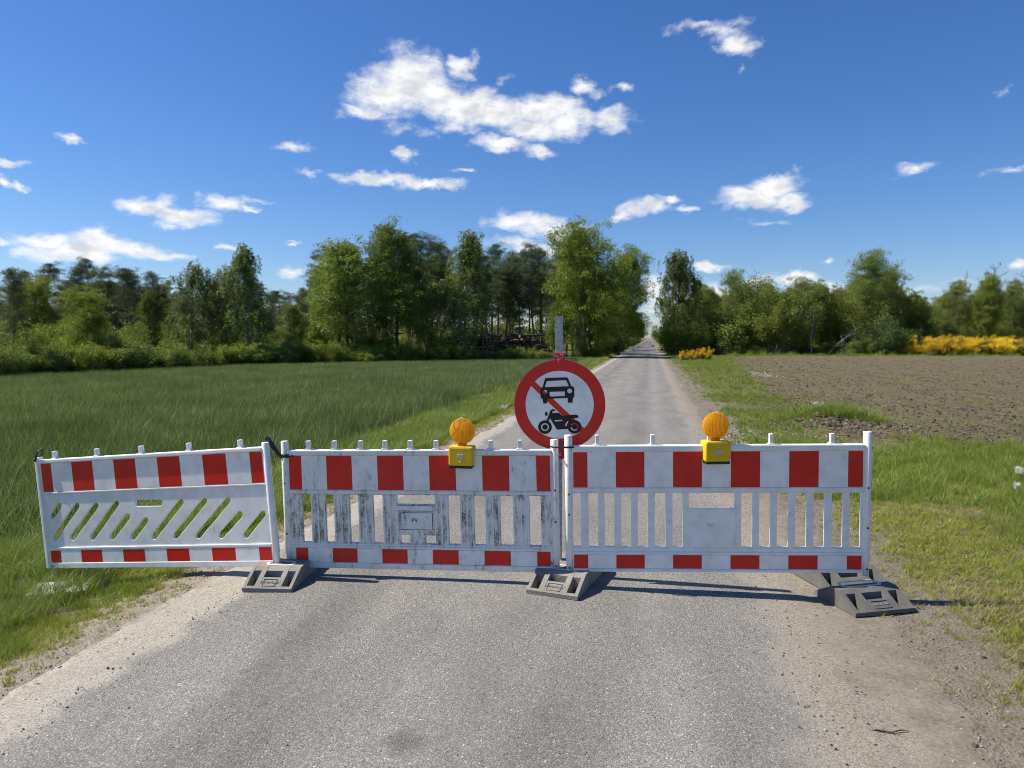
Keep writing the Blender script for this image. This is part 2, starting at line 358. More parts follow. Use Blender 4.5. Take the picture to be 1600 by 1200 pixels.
# asphalt
EL0, ER0 = -1.76, 1.90
def edgeL(y): return EL0 + nz(0, y, .7, 3) * .10 + nz(0, y, 3.5, 9) * .05 + nz(0, y, 11, 4) * .025
def edgeR(y): return ER0 + nz(0, y, .6, 13) * .12 + nz(0, y, 3.1, 19) * .06 + nz(0, y, 10, 24) * .03
def asphalt():
    m, t, o = mat('worn_asphalt'); p = wpos(t); s = t.add('ShaderNodeSeparateXYZ', {0: p}); x = s.outputs[0]
    v = t.add('ShaderNodeTexVoronoi', {'Vector': p, 'Scale': 135, 'Randomness': 1}).outputs
    v2 = t.add('ShaderNodeTexVoronoi', {'Vector': p, 'Scale': 260}).outputs
    r1 = t.add('ShaderNodeSeparateColor', {0: v[1]}).outputs[0]; r2 = t.add('ShaderNodeSeparateColor', {0: v2[1]}).outputs[1]
    f = t.math('ADD', t.math('MULTIPLY', r1, .6), t.math('MULTIPLY', r2, .4))
    c = t.ramp(f, [(.08, (.105, .101, .095)), (.35, (.168, .163, .153)), (.66, (.222, .215, .202)), (.84, (.29, .281, .264)), (.96, (.44, .425, .395))])
    gap = t.sstep(v[0], .55, .85); c = t.mix(t.math('MULTIPLY', gap, .5), c, (.10, .095, .083, 1))
    v4 = t.add('ShaderNodeTexVoronoi', {'Vector': p, 'Scale': 62}).outputs; r4 = t.add('ShaderNodeSeparateColor', {0: v4[1]}).outputs
    c = t.mix(t.math('MULTIPLY', t.sstep(r4[0], .93, .96), t.sstep(v4[0], .30, .20)), c, (.55, .53, .48, 1)); c = t.mix(t.math('MULTIPLY', t.sstep(r4[1], .92, .96), t.sstep(v4[0], .34, .24)), c, (.055, .05, .045, 1))
    big = t.noise(p, .9, 5, .6); pt = t.noise(t.vmath('MULTIPLY', p, (1.2, .35, 1)), 1.6, 4, .55)
    c = t.mix(1.0, c, t.ramp(pt, [(.3, (.80, .80, .80)), (.7, (1.18, 1.16, 1.12))]), 'MULTIPLY')
    wob = t.math('MULTIPLY', t.math('SUBTRACT', t.noise(p, 2.0, 6, .65), .5), 1.2)
    dl = t.sstep(t.math('ADD', t.math('MULTIPLY', x, -1.0), t.math('MULTIPLY', wob, .45)), 1.45, 1.95)
    dr = t.sstep(t.math('ADD', x, t.math('MULTIPLY', wob, .8)), 1.42, 2.15)
    mid = t.math('MULTIPLY', t.sstep(t.math('ADD', t.math('ABSOLUTE', t.math('ADD', x, -.2)), t.math('MULTIPLY', t.math('SUBTRACT', big, .5), .9)), .42, .0), .24)
    v3 = t.add('ShaderNodeTexVoronoi', {'Vector': p, 'Scale': 150}).outputs; r3 = t.add('ShaderNodeSeparateColor', {0: v3[1]}).outputs[0]
    fs = t.math('ADD', t.math('MULTIPLY', r3, .55), t.math('MULTIPLY', t.noise(p, 170, 3, .7), .45))
    sandL = t.ramp(fs, [(.15, (.16, .145, .12)), (.35, (.285, .26, .22)), (.75, (.41, .38, .325))])
    sandR = t.ramp(fs, [(.15, (.12, .105, .085)), (.35, (.215, .19, .155)), (.75, (.325, .29, .24))])
    sand = t.mix(t.sstep(x, -.6, .6), sandL, sandR)
    dust = t.math('MAXIMUM', t.math('MAXIMUM', dl, dr), mid)
    c = t.mix(t.sstep(t.math('SUBTRACT', t.math('MULTIPLY', dust, 1.9), t.math('ADD', t.math('MULTIPLY', r1, .5), t.math('MULTIPLY', v[0], .6))), .0, .45), c, sand)
    for cx_, wd_, am in ((-.85, .35, .86), (.75, .3, .93), (-.15, .3, 1.10), (1.15, .3, 1.10)):
        bnd = t.sstep(t.math('ADD', t.math('ABSOLUTE', t.math('ADD', x, -cx_)), t.math('MULTIPLY', t.math('SUBTRACT', pt, .5), .7)), wd_, .05); c = t.mix(bnd, c, t.mix(1.0, c, (am, am, am, 1), 'MULTIPLY'))
    pc = P(632, 1172, 0); dk = t.vmath('LENGTH', t.vmath('MULTIPLY', t.vmath('SUBTRACT', p, (pc.x, pc.y, 0)), (1, 1, 0))); c = t.mix(t.math('MULTIPLY', t.sstep(t.math('ADD', dk, t.math('MULTIPLY', t.math('SUBTRACT', t.noise(p, 12, 4), .5), .12)), .13, .03), .5), c, (.06, .056, .05, 1))
    stain = t.sstep(t.noise(p, 3.1, 3, .5), .70, .78); c = t.mix(t.math('MULTIPLY', stain, .45), c, (.05, .05, .05, 1))
    h = t.math('SUBTRACT', t.math('MULTIPLY', r1, .5), v[0])
    bsdf(t, o, c, .85, .25, h, .55, .006); return m
rows = axis([(-5, 14, .05), (14, 30, .25), (30, 80, 1), (80, 420, 6)]); NC = 14
V = []; 
for y in rows:
    a, b = edgeL(y), edgeR(y)
    for i in range(NC + 1):
        x = a + (b - a) * i / NC; V.append((x, y, .006 + .03 * (1 - (x / 2.0) ** 2) + 0))
Q = [(j * (NC + 1) + i, j * (NC + 1) + i + 1, (j + 1) * (NC + 1) + i + 1, (j + 1) * (NC + 1) + i) for j in range(len(rows) - 1) for i in range(NC)]
rd = link('road', np_mesh('road', V, Q), asphalt()); tag(rd, kind='structure')
for p_ in rd.data.polygons: p_.use_smooth = True
def Zr(x, y): return .006 + .03 * (1 - (x / 2.0) ** 2) if EL0 < x < ER0 else G(x, y)

# sandy shoulders under the asphalt's edges
def shoulder_mat(name, a, b, dark, veg):
    m, t, o = mat(name); p = wpos(t)
    v = t.add('ShaderNodeTexVoronoi', {'Vector': p, 'Scale': 150}).outputs; v2 = t.add('ShaderNodeTexVoronoi', {'Vector': p, 'Scale': 30}).outputs
    n = t.noise(p, 160, 3, .7); big = t.noise(p, 2.5, 5, .6); r1 = t.add('ShaderNodeSeparateColor', {0: v[1]}).outputs[0]
    c = t.ramp(t.math('ADD', t.math('MULTIPLY', r1, .55), t.math('MULTIPLY', n, .45)), [(.15, dark), (.35, a), (.75, b)])
    c = t.mix(t.math('MULTIPLY', t.sstep(big, .5, .7), .45), c, (*veg, 1))
    c = t.mix(t.math('MULTIPLY', t.sstep(t.add('ShaderNodeSeparateColor', {0: v2[1]}).outputs[2], .9, .96), t.sstep(v2[0], .35, .25)), c, (.05, .04, .03, 1))
    n2 = t.noise(p, 7, 5, .65); n3 = t.noise(p, 60, 3, .6); x = t.add('ShaderNodeSeparateXYZ', {0: p}).outputs[0]
    d1 = t.ramp(t.math('ADD', t.math('MULTIPLY', n3, .6), t.math('MULTIPLY', n2, .4)), [(.3, (.11, .092, .07)), (.5, (.19, .165, .13)), (.7, (.29, .255, .205))])
    e = t.math('ADD', t.math('ABSOLUTE', x), t.math('MULTIPLY', t.math('SUBTRACT', t.noise(p, 3.2, 5, .65), .5), .7)); c = t.mix(t.sstep(e, 2.02, 2.32), c, d1)
    bsdf(t, o, c, .95, .15, t.math('ADD', n, r1), .5, .005); return m
M_shL = shoulder_mat('pale_sand', (.285, .26, .22), (.42, .39, .33), (.13, .115, .09), (.24, .215, .175))
M_shR = shoulder_mat('brown_dirt', (.205, .18, .145), (.32, .285, .235), (.10, .085, .065), (.17, .145, .11))
def strip(name, fa, fb, mt, n=14):
    V = []
    for y in rows:
        a, b = fa(y), fb(y)
        for i in range(n + 1): x = a + (b - a) * i / n; dz = (.03, .012)[min(abs(i - (0 if x < 0 else n)), 1)] if abs(i - (0 if x < 0 else n)) < 2 else 0; V.append((x, y, -dz + max(G(x, y) + .006, (.0051 + .03 * (1 - (x / 2.0) ** 2)) if abs(x) < 2.05 else -9)))
    Q = [(j * (n + 1) + i, j * (n + 1) + i + 1, (j + 1) * (n + 1) + i + 1, (j + 1) * (n + 1) + i) for j in range(len(rows) - 1) for i in range(n)]
    o = link(name, np_mesh(name, V, Q), mt); tag(o, kind='structure'); return o
def shL(y): return -2.16 + .16 * sm(7, 14, y) + nz(0, y, .8, 33) * .14 + nz(0, y, 3, 31) * .08 + nz(0, y, 9, 3) * .05
def shR(y): return 2.58 - .36 * sm(6.5, 11, y) + nz(0, y, .5, 43) * .22 + nz(0, y, 2.4, 41) * .12 + nz(0, y, 9, 43) * .06
strip('gravel_shoulder', shL, lambda y: -1.5, M_shL)
strip('dirt_shoulder', lambda y: 1.6, shR, M_shR)

# plowed field
FE = [(4.5, 12.9), (4.15, 15.6), (5.0, 28), (7.1, 59), (8, 66)]
def field_left(y):
    for (x0, y0), (x1, y1) in zip(FE, FE[1:]):
        if y0 <= y <= y1: return x0 + (x1 - x0) * (y - y0) / (y1 - y0)
    return FE[-1][0]
def field_near(x): return 12.6 + max(0, 6.8 - x) * .35 + nz(x, 0, .6) * .8
def field_far(x): return 66.5 + (x - 8) * .28 if x < 24 else 71 + (x - 24) * .12
def in_field(x, y): return x > field_left(y) + nz(0, y, .5, 7) * .5 and y > field_near(x) and y < field_far(x)
def field_mat():
    m, t, o = mat('tilled_soil'); p = wpos(t)
    n = t.noise(p, 12, 6, .7); n1 = t.noise(t.vmath('MULTIPLY', p, (1.5, .10, 1)), 2.2, 5, .65); big = t.noise(p, .22, 4, .6); v = t.add('ShaderNodeTexVoronoi', {'Vector': p, 'Scale': 22}).outputs
    r1 = t.add('ShaderNodeSeparateColor', {0: v[1]}).outputs[0]
    c = t.ramp(t.math('ADD', t.math('MULTIPLY', n, .6), t.math('MULTIPLY', r1, .4)), [(.3, (.085, .066, .042)), (.5, (.15, .12, .077)), (.72, (.23, .188, .125))])
    c = t.mix(t.math('MULTIPLY', t.sstep(t.math('ADD', n1, t.math('MULTIPLY', big, .5)), .74, .92), .6), c, (.10, .12, .035, 1))
    c = t.mix(t.math('MULTIPLY', t.sstep(n1, .52, .36), .45), c, (.055, .042, .027, 1))
    bsdf(t, o, c, .95, .1, t.math('ADD', t.math('MULTIPLY', n1, 1.2), n), 1.0, .08); return m
xs = axis([(3.6, 16, .14), (16, 30, .5), (30, 95, 2.5)]); ys = axis([(11.6, 22, .12), (22, 40, .35), (40, 84, 1.0)])
nxs, nys = len(xs), len(ys)
V = []; 
for y in ys:
    for x in xs: V.append((x, y, G(x, y) + .006 + sm(0, 1.4, min(x - field_left(y), y - field_near(x)) + nz(x, y, 2, 5) * .6) * max(0, .05 * nz(x, y, 2.5, 8) + .03 * nz(x, y * .35, 5.3, 9) + .012 * nz(x, y, 13, 2))))
Q = []
for j in range(nys - 1):
    for i in range(nxs - 1):
        if in_field((xs[i] + xs[i + 1]) / 2 + nz(xs[i], ys[j], 3) * .25, (ys[j] + ys[j + 1]) / 2 + nz(xs[i], ys[j], 3, 4) * .25):
            a = j * nxs + i; Q.append((a, a + 1, a + nxs + 1, a + nxs))
M_field = field_mat()
tag(link('plowed_field', np_mesh('plowed_field', V, Q), M_field), kind='structure')
# soil sheet under the wheat
DE = [(-400, 24), (0, 31), (400, 45), (800, 55), (960, 64)]
def D_edge(px):
    for (a, d0), (b, d1) in zip(DE, DE[1:]):
        if px <= b: return d0 + (d1 - d0) * (px - a) / (b - a)
    return 64
def to_cam(x, y):
    d = Vector((x - CAM.x, y - CAM.y, 0)); Z = d.dot(FH); return (800 + d.dot(RT) / Z * FPX if Z > .5 else -9999), Z
def wheat_right(y): return -3.75 + nz(0, y, .5, 51) * .2 if y > 9 else -3.75 - (9 - y) * .17 + nz(0, y, .5, 51) * .2

# ------------------------------------------------------------------ scattering of things nobody could count
def scatter(name, pts, protos, label=None):
    """pts: list of (x,y,z, rx,ry,rz, scale, proto index)"""
    A = np.array(pts, np.float32); me = bpy.data.meshes.new(name); me.vertices.add(len(A)); me.vertices.foreach_set('co', A[:, :3].ravel())
    for nm, ty, dat, key in (('rot', 'FLOAT_VECTOR', A[:, 3:6], 'vector'), ('scl', 'FLOAT', A[:, 6], 'value')):
        at = me.attributes.new(nm, ty, 'POINT'); at.data.foreach_set(key, np.ascontiguousarray(dat).ravel())
    at = me.attributes.new('pid', 'INT', 'POINT'); at.data.foreach_set('value', A[:, 7].astype(np.int32))
    o = bpy.data.objects.new(name, me); col.objects.link(o)
    ng = bpy.data.node_groups.new(name, 'GeometryNodeTree')
    ng.interface.new_socket('Geometry', in_out='INPUT', socket_type='NodeSocketGeometry'); ng.interface.new_socket('Geometry', in_out='OUTPUT', socket_type='NodeSocketGeometry')
    t = NT(ng); gi = t.add('NodeGroupInput'); go = t.add('NodeGroupOutput'); jn = t.add('GeometryNodeJoinGeometry')
    ar = t.add('GeometryNodeInputNamedAttribute', data_type='FLOAT_VECTOR'); ar.inputs[0].default_value = 'rot'
    asx = t.add('GeometryNodeInputNamedAttribute', data_type='FLOAT'); asx.inputs[0].default_value = 'scl'
    ap = t.add('GeometryNodeInputNamedAttribute', data_type='INT'); ap.inputs[0].default_value = 'pid'
    for k, pr in enumerate(protos):
        cmp_ = t.add('FunctionNodeCompare', data_type='INT', operation='EQUAL'); t.l.new(ap.outputs[0], cmp_.inputs[2]); cmp_.inputs[3].default_value = k
        oi = t.add('GeometryNodeObjectInfo'); oi.inputs[0].default_value = pr; oi.inputs['As Instance'].default_value = True
        io = t.add('GeometryNodeInstanceOnPoints'); t.l.new(gi.outputs[0], io.inputs['Points']); t.l.new(cmp_.outputs[0], io.inputs['Selection'])
        t.l.new(oi.outputs['Geometry'], io.inputs['Instance']); t.l.new(ar.outputs[0], io.inputs['Rotation']); t.l.new(asx.outputs[0], io.inputs['Scale'])
        t.l.new(io.outputs[0], jn.inputs[0])
    t.l.new(jn.outputs[0], go.inputs[0])
    md = o.modifiers.new('scatter', 'NODES'); md.node_group = ng
    for pr in protos:
        if pr.data.materials and pr.data.materials[0].name not in [m.name for m in me.materials]: me.materials.append(pr.data.materials[0])
    tag(o, label, kind='stuff'); return o
def proto(name, me, m):
    me.materials.append(m); return bpy.data.objects.new(name, me)
def blades(rng, n, spread, h0, h1, wd, lean, square=False, segs=3):
    V = []; Q = []
    for i in range(n):
        if square: bx, by = rng.uniform(-spread, spread, 2)
        else: r = spread * math.sqrt(rng.random()); a = rng.random() * 6.283; bx, by = r * math.cos(a), r * math.sin(a)
        h = rng.uniform(h0, h1); az_ = rng.random() * 6.283; ln = lean * rng.uniform(.2, 1.2) * h; wa = rng.random() * 6.283
        sxx, syy = math.cos(wa) * wd / 2, math.sin(wa) * wd / 2; b = len(V)
        for k in range(segs + 1):
            u = k / segs; off = ln * u * u; wk = (1 - u ** 1.6) * (.75 + .25 * (u > 0)) + .06
            cx, cy, cz = bx + math.cos(az_) * off, by + math.sin(az_) * off, h * (u - .18 * lean * u * u)
            V += [(cx - sxx * wk, cy - syy * wk, cz), (cx + sxx * wk, cy + syy * wk, cz)]
        for k in range(segs): Q.append((b + 2 * k, b + 2 * k + 1, b + 2 * k + 3, b + 2 * k + 2))
    return np_mesh('blades', V, Q)
rng = np.random.default_rng(3)
# wheat
wp = [proto('wheat_patch', blades(rng, 560, .54, .26, .46, .009, .38, True), L_wheat) for _ in range(3)] + [proto('wheat_tips', blades(rng, 90, .54, .34, .50, .009, .6, True), L_tips)]
pts = []
cell = .9
for i in range(int(90 / cell)):
    for j in range(int(80 / cell)):
        x = -3.7 - i * cell - .45; y = 3.2 + j * cell
        px, Z = to_cam(x, y)
        if x > wheat_right(y) - .45 or px < -260 or Z > D_edge(px) - .6: continue
        pts.append((x + rng.uniform(-.08, .08), y + rng.uniform(-.08, .08), G(x, y) - .01, 0, 0, rng.integers(4) * math.pi / 2 + rng.uniform(-.2, .2), (1 + nz(x, y, .35, 3) * .08) * rng.uniform(.97, 1.03), rng.integers(3)))
        if rng.random() < .45: pts.append(pts[-1][:5] + (rng.random() * 6, pts[-1][6] * 1.03, 3))
scatter('wheat_crop', pts, wp, 'dense green wheat filling the field left of the road')
# verge grass
tufts = [proto('tuft', blades(rng, 26, .07, .04, .10, .006, .8), L_grass), proto('tuft', blades(rng, 22, .08, .07, .17, .006, .8), L_grassd),
         proto('tuft', blades(rng, 16, .09, .03, .10, .005, 1.6), L_straw), proto('tuft', blades(rng, 26, .10, .14, .34, .008, .9), L_pale),
         proto('tuft', blades(rng, 30, .11, .16, .36, .008, .9), L_grassd)]
pts = []
def put(x, y, k, s): pts.append((x, y, G(x, y) - .004, rng.uniform(-.15, .15), rng.uniform(-.15, .15), rng.random() * 6.283, s, k))
def fill(x0, x1, y0, y1, dens, fn):
    for _ in range(int((x1 - x0) * (y1 - y0) * dens)):
        x = rng.uniform(x0, x1); y = rng.uniform(y0, y1); fn(x, y)
def lefty(x, y, s=.82):
    px, Z = to_cam(x, y)
    if px < -60 or px > 1650: return
    e = shL(y) - x + nz(x, y, 2.2, 3) * .16 + .06
    if e < 0 or x < wheat_right(y) - .35: return
    if e < .16 and rng.random() > .35: return
    n = nz(x, y, 1.1, 7); r = rng.random()
    if x < -3.15 + n * .5: k = 3 if r < .22 else (4 if r < .62 else (1 if r < .9 else 2))
    elif e < .4: k = 0 if r < .72 else 2
    else: k = (1 if n > .0 else 0) if r < .9 else 2
    if Z > 7 and x < -2.5: k = 4 if r < .55 else (3 if r < .7 else 1)
    put(x, y, k, s * rng.uniform(.6, 1.15) * (.55 if e < .3 else (.8 if y < 4.8 else 1)))
fill(-5.6, -2.0, 2.2, 9, 330, lefty); fill(-4.6, -1.9, 9, 22, 150, lambda x, y: lefty(x, y, .95)); fill(-4.4, -1.9, 22, 72, 40, lambda x, y: lefty(x, y, 1.2))
def righty(x, y, s=.8):
    px, Z = to_cam(x, y)
    if px > 1680 or px < 900: return
    e = x - shR(y) + nz(x, y, 1.7, 13) * .28
    if e < -.25: return
    if e < .35 and rng.random() > (.06 if e < 0 else .12 + 1.3 * e): return
    inf = in_field(x, y); n = nz(x, y, .9, 17); r = rng.random()
    if inf and rng.random() > max(.20 if y < 16 else .03, .4 * (1 - (x - field_left(y)) / 3)): return
    # trampled bare spots of the field entrance
    bare = sm(.0, .35, nz(x, y, .55, 71) + (.02 if 9.5 < y < 20 else -.3) - (.3 if x > 4.6 and y < 12 else 0))
    if rng.random() < bare * .93: return
    if y < 8.2:
        dry = nz(x, y, .8, 27) + (.28 if y < 5.8 else -.25) + (.15 if x < 3.4 else -.05)
        k = 2 if r < (.66 if dry > .0 else .22) else (0 if r < .80 or x < 4 else 1)
        if x > 4.3 + n and dry < .2: k = 4 if r > .86 else (1 if r > .4 else k)
        if x > 5.4 and 5 < y < 7.2 and r < .5: k = 3
    else: k = 4 if r < .07 + max(0, n) * .25 else (1 if r < .55 else (0 if r < .88 else 2))
    if e < .5 and k == 4: k = 0
    if y > 6 and not inf and rng.random() < .12: k = 2
    put(x, y, k, s * rng.uniform(.6, 1.15) * (.65 if (inf or e < .4) else (.9 if y > 5.5 else 1.05)))
fill(2.3, 9.5, .9, 12.6, 400, righty); fill(2.2, 14, 9.5, 22, 130, lambda x, y: righty(x, y, .75)); fill(2.2, 9, 22, 76, 36, lambda x, y: righty(x, y, .95))
fill(8, 60, 62, 80, 6, lambda x, y: righty(x, y, 2.6) if y > field_far(x) - .6 else None)
for _ in range(400):      # grass crest of the heap
    a = rng.normal(0, .35, 2); put(MOUND.x + .1 + a[0] * 1.3, MOUND.y + .25 + a[1] * .6, 1 if rng.random() < .7 else 4, rng.uniform(.8, 1.3))
scatter('verge_grass', pts, tufts, 'green and straw-coloured grass on both verges of the road')
# far meadow weeds beneath the woods' edge
# stones, clods
def stone(seed, mname):
    b = bmesh.new(); bmesh.ops.create_icosphere(b, subdivisions=2 if seed < 3 else 1, radius=1)
    for v in b.verts: v.co = v.co * (1 + .35 * mnoise.noise(v.co * 1.3 + Vector((seed * 7, 0, 0)))); v.co.z *= .65
    me = bpy.data.meshes.new('stone'); b.to_mesh(me); b.free(); return proto('stone', me, mname)
def simple(name, a, b, sc=4):
    m, t, o = mat(name); oi = t.add('ShaderNodeObjectInfo').outputs['Random']; c = t.mix(oi, (*a, 1), (*b, 1)); n = t.noise(opos(t), sc, 4)
    bsdf(t, o, t.mix(1.0, c, t.ramp(n, [(.2, .7), (.8, 1.2)]), 'MULTIPLY'), .9, .2, n, .5, .05); return m
M_peb = simple('pebble_stone', (.16, .13, .10), (.50, .44, .37)); M_clod = simple('soil_clod', (.06, .047, .03), (.21, .175, .12)); M_chip = simple('pale_chip', (.45, .40, .30), (.75, .70, .58))
st = [stone(0, M_peb), stone(4, M_peb)]
pts = []
for _ in range(14000):
    y = .9 + 16 * rng.random() ** 1.8; r = rng.random()
    x = rng.uniform(1.55, 2.9) if r < .6 else rng.uniform(-2.35, -1.55)
    if r < .04: x = rng.uniform(-1.5, 1.6)
    s = .0022 + .006 * rng.random() ** 4
    z = Zr(x, y) + (.004 if abs(x) > 1.7 else 0)
    pts.append((x, y, z, rng.random() * 6, 0, rng.random() * 6, s, rng.integers(2)))
scatter('gravel', pts, st, 'loose grit strewn along both edges of the asphalt')
cl = [stone(1, M_clod), stone(5, M_clod), stone(6, M_chip)]
pts = []
for _ in range(30000):
    y = 12 + 50 * rng.random() ** 1.7; x = rng.uniform(4, 6 + y * .9)
    if not in_field(x, y): continue
    pts.append((x, y, G(x, y) + .02, rng.random() * 6, rng.random(), rng.random() * 6, (.006 + .022 * rng.random() ** 3) * (1 + y / 90), rng.integers(2) if rng.random() > .008 else 2))
for _ in range(2500):
    a = rng.normal(0, 1, 2); x = MOUND.x + a[0] * .62; y = MOUND.y - .15 + a[1] * .33; pts.append((x, y, G(x, y), rng.random() * 6, rng.random(), 0, .01 + .05 * rng.random() ** 2, rng.integers(2)))
cp = P(1205, 688, 0)
for _ in range(1500):
    a = rng.normal(0, 1, 2); x = cp.x + a[0] * .55; y = cp.y + a[1] * .8; pts.append((x, y, G(x, y) + .005, rng.random() * 6, rng.random(), 0, .006 + .017 * rng.random() ** 2, 2 if rng.random() < .5 else 0))
for _ in range(2600):
    x = rng.uniform(2.4, 6.5); y = rng.uniform(1.2, 18); pts.append((x, y, G(x, y) + .001, rng.random() * 6, rng.random(), 0, .004 + .014 * rng.random() ** 3, rng.integers(2)))
scatter('soil_clods', pts, cl, 'crumbled brown soil clods and pale chips on the plowed field and dirt heap')
# little white weed flowers
fl = [proto('flower', blades(rng, 20, .04, .12, .22, .010, .7), simple('white_petal', (.75, .75, .70), (.85, .85, .8)))]
pts = []
for cx_, cy_, n_, sp in ((802, 622, 60, 1.2), (1592, 756, 10, .06), (1586, 778, 8, .05), (790, 640, 20, .8), (1190, 590, 60, 2.5), (1280, 640, 20, .5)):
    c = P(cx_, cy_, 0)
    for _ in range(n_):
        a = rng.normal(0, sp * .5, 2); x, y = c.x + a[0] * .25, c.y + a[1]
        if x > shL(y) + .05 and x < shR(y): continue
        pts.append((x, y, G(x, y) + .10, 0, 0, rng.random() * 6, rng.uniform(.2, .5), 0))
scatter('white_wildflowers', pts, fl, 'sparse tiny white flower heads in the verge grass')

# ------------------------------------------------------------------ barriers
def barrier_frame(name, A, B):
    """empty at the lower left corner of the panel; x runs along it, z up its posts"""
    u = (B - A).normalized(); n = Vector((u.y, -u.x, 0)).normalized() * -1; zz = u.cross(n); 
    if zz.z < 0: n = -n; zz = u.cross(n)
    M = Matrix(((u.x, n.x, zz.x, A.x), (u.y, n.y, zz.y, A.y), (u.z, n.z, zz.z, A.z), (0, 0, 0, 1)))
    o = bpy.data.objects.new(name, None); col.objects.link(o); o.matrix_world = M; o.empty_display_size = .1
    return o, (B - A).length
def stripes(root, x0, x1, z0, z1, y, mw, mr):
    b = MB(); W = x1 - x0; e = [0] + [.05 + .1 * i for i in range(10)] + [1.0]
    for i in range(11):
        b.mi = 1 if i % 2 == 0 else 0
        b.box(x0 + e[i] * W + .0005, x0 + e[i + 1] * W - .0005, y - .0015, y + .0015, z0, z1)
    return b.build('reflective_stripes', [mw, mr], root)
def peg(root, x, z, h, m, wd=.026, hook=False):
    b = MB(); b.box(x - wd / 2, x + wd / 2, -.016, .016, z - .005, z + h, .004); b.box(x - wd * .9, x + wd * .9, -.02, .02, z - .008, z + .008, .003)
    return b.build('stacking_peg', m, root)
def post(root, x, z0, z1, m, r=.027, cap=True):
    b = MB(); b.lathe([(0, z0), (r * .8, z0), (r * .8, z0 + .1), (r, z0 + .11), (r, z1 - .004), (r * .9, z1), (0, z1)], 14, Matrix.Translation((x, 0, 0)))
    return b.build('end_post', m, root)
def bolts(root, pl):
    for x, z in pl: MB().lathe([(0, .004), (.006, .003), (.007, 0)], 10, Matrix.Translation((x, -.0275, z)) @ Matrix.Rotation(R(90), 4, 'X')).build('bolt', M_blackp, root)
def clip(root, path, wd=.022, thick=.006):
    b = MB(); b.tube(path, thick, 8)
    return b.build('connecting_clip', M_blackp, root)

def panel(root, x0, x1, zs, H, holes, m, mgrille):
    """boards and pierced middle; zs = bottom, lowband0, lowband1, hole0, hole1, upband0, upband1, railtop (fractions of H)"""
    z = [v * H for v in zs]
    lo = MB(); lo.box(x0, x1, -.012, .012, z[0], z[3] - .006, .004); lo.box(x0, x1, -.020, .020, z[0], z[1] - .003, .005); lo.box(x0, x1, -.018, .018, z[2] + .004, z[2] + .022, .005)
    lo.build('lower_board', m, root)
    up = MB(); up.box(x0, x1, -.012, .012, z[4] + .006, z[7] - .01, .004); up.box(x0, x1, -.028, .028, z[6] + .004, z[7], .007); up.box(x0, x1, -.018, .018, z[4] + .008, z[5] - .004, .005)
    up.build('upper_board', m, root)
    me = curve_mesh([[(x0, z[3] - .006), (x1, z[3] - .006), (x1, z[4] + .006), (x0, z[4] + .006)]] + holes, .011, .0025)
    link('pierced_grille', me, mgrille, root)

# positions read off the photo
b3A, b3B = P(890, 896.5, .12), P(1352, 899, .15)
b2A, b2B = P(453, 885, .075), P(870, 894, .12)
b1B = P(434, 884, .11)
d = ray(80, 887); b1A = CAM + d * (5.74 / d.dot(F)) 
# -- right barrier (seven slim bars each side of a blank plate)
root, W = barrier_frame('road_barrier', b3A, b3B); H3 = .965
tag(root, 'clean white barrier with red bands and slim bars, rightmost of the three', 'barrier', 'barriers closing the road')
post(root, 0, 0, H3, M_white); post(root, W, 0, H3 + .01, M_white)
X = lambda zx: (zx - 135) / (1372 - 135) * W
z0 = lambda v: v * H3
hs_ = []
for a, b in ((147, 188), (218, 258), (286, 328), (356, 398), (426, 470), (498, 543), (572, 615), (858, 905), (932, 978), (1005, 1052), (1080, 1127), (1155, 1200), (1230, 1275), (1303, 1347)):
    hs_.append(rrect(X(a), X(b), z0(.20), z0(.585), .008))
hs_.append(rrect(X(640), X(830), z0(.475), z0(.585), .008))
panel(root, .022, W - .022, (.022, .047, .143, .20, .585, .628, .878, .925), H3, hs_, M_white, M_white)
stripes(root, .032, W - .032, z0(.628), z0(.878), -.0142, M_film, M_red); stripes(root, .032, W - .032, z0(.047), z0(.143), -.0142, M_film, M_red)
stripes(root, .032, W - .032, z0(.628), z0(.878), .0142, M_film, M_red)
lp = link('label_plate', curve_mesh([rrect(X(640), X(835), z0(.205), z0(.47), .006)], .016, .003), M_white, root)
b = MB(); b.box(X(636), X(838), -.022, -.0165, z0(.455), z0(.48), .002); b.build('plate_ledge', M_white, root)
tx = MB(); tx.mesh(text_mesh('PV', .035, .001), Matrix.Translation((X(728), -.0168, z0(.355)))); tx.build('embossed_letters', M_grey, root)
for zx in (257, 490, 725, 980, 1228): peg(root, X(zx), z0(.925), .072, M_white)
bolts(root, [(0.0, .05), (0, .42), (0, .56), (W, .05), (W, .33), (W, .6)])
zc = .885
clip(root, [(.03, -.034, zc), (-.02, -.036, zc), (-.09, -.034, zc), (-.12, -.01, zc + .002), (-.09, .03, zc), (-.02, .032, zc), (.035, .028, zc), (.045, 0, zc), (.03, -.034, zc)], thick=.0065)
B3 = root
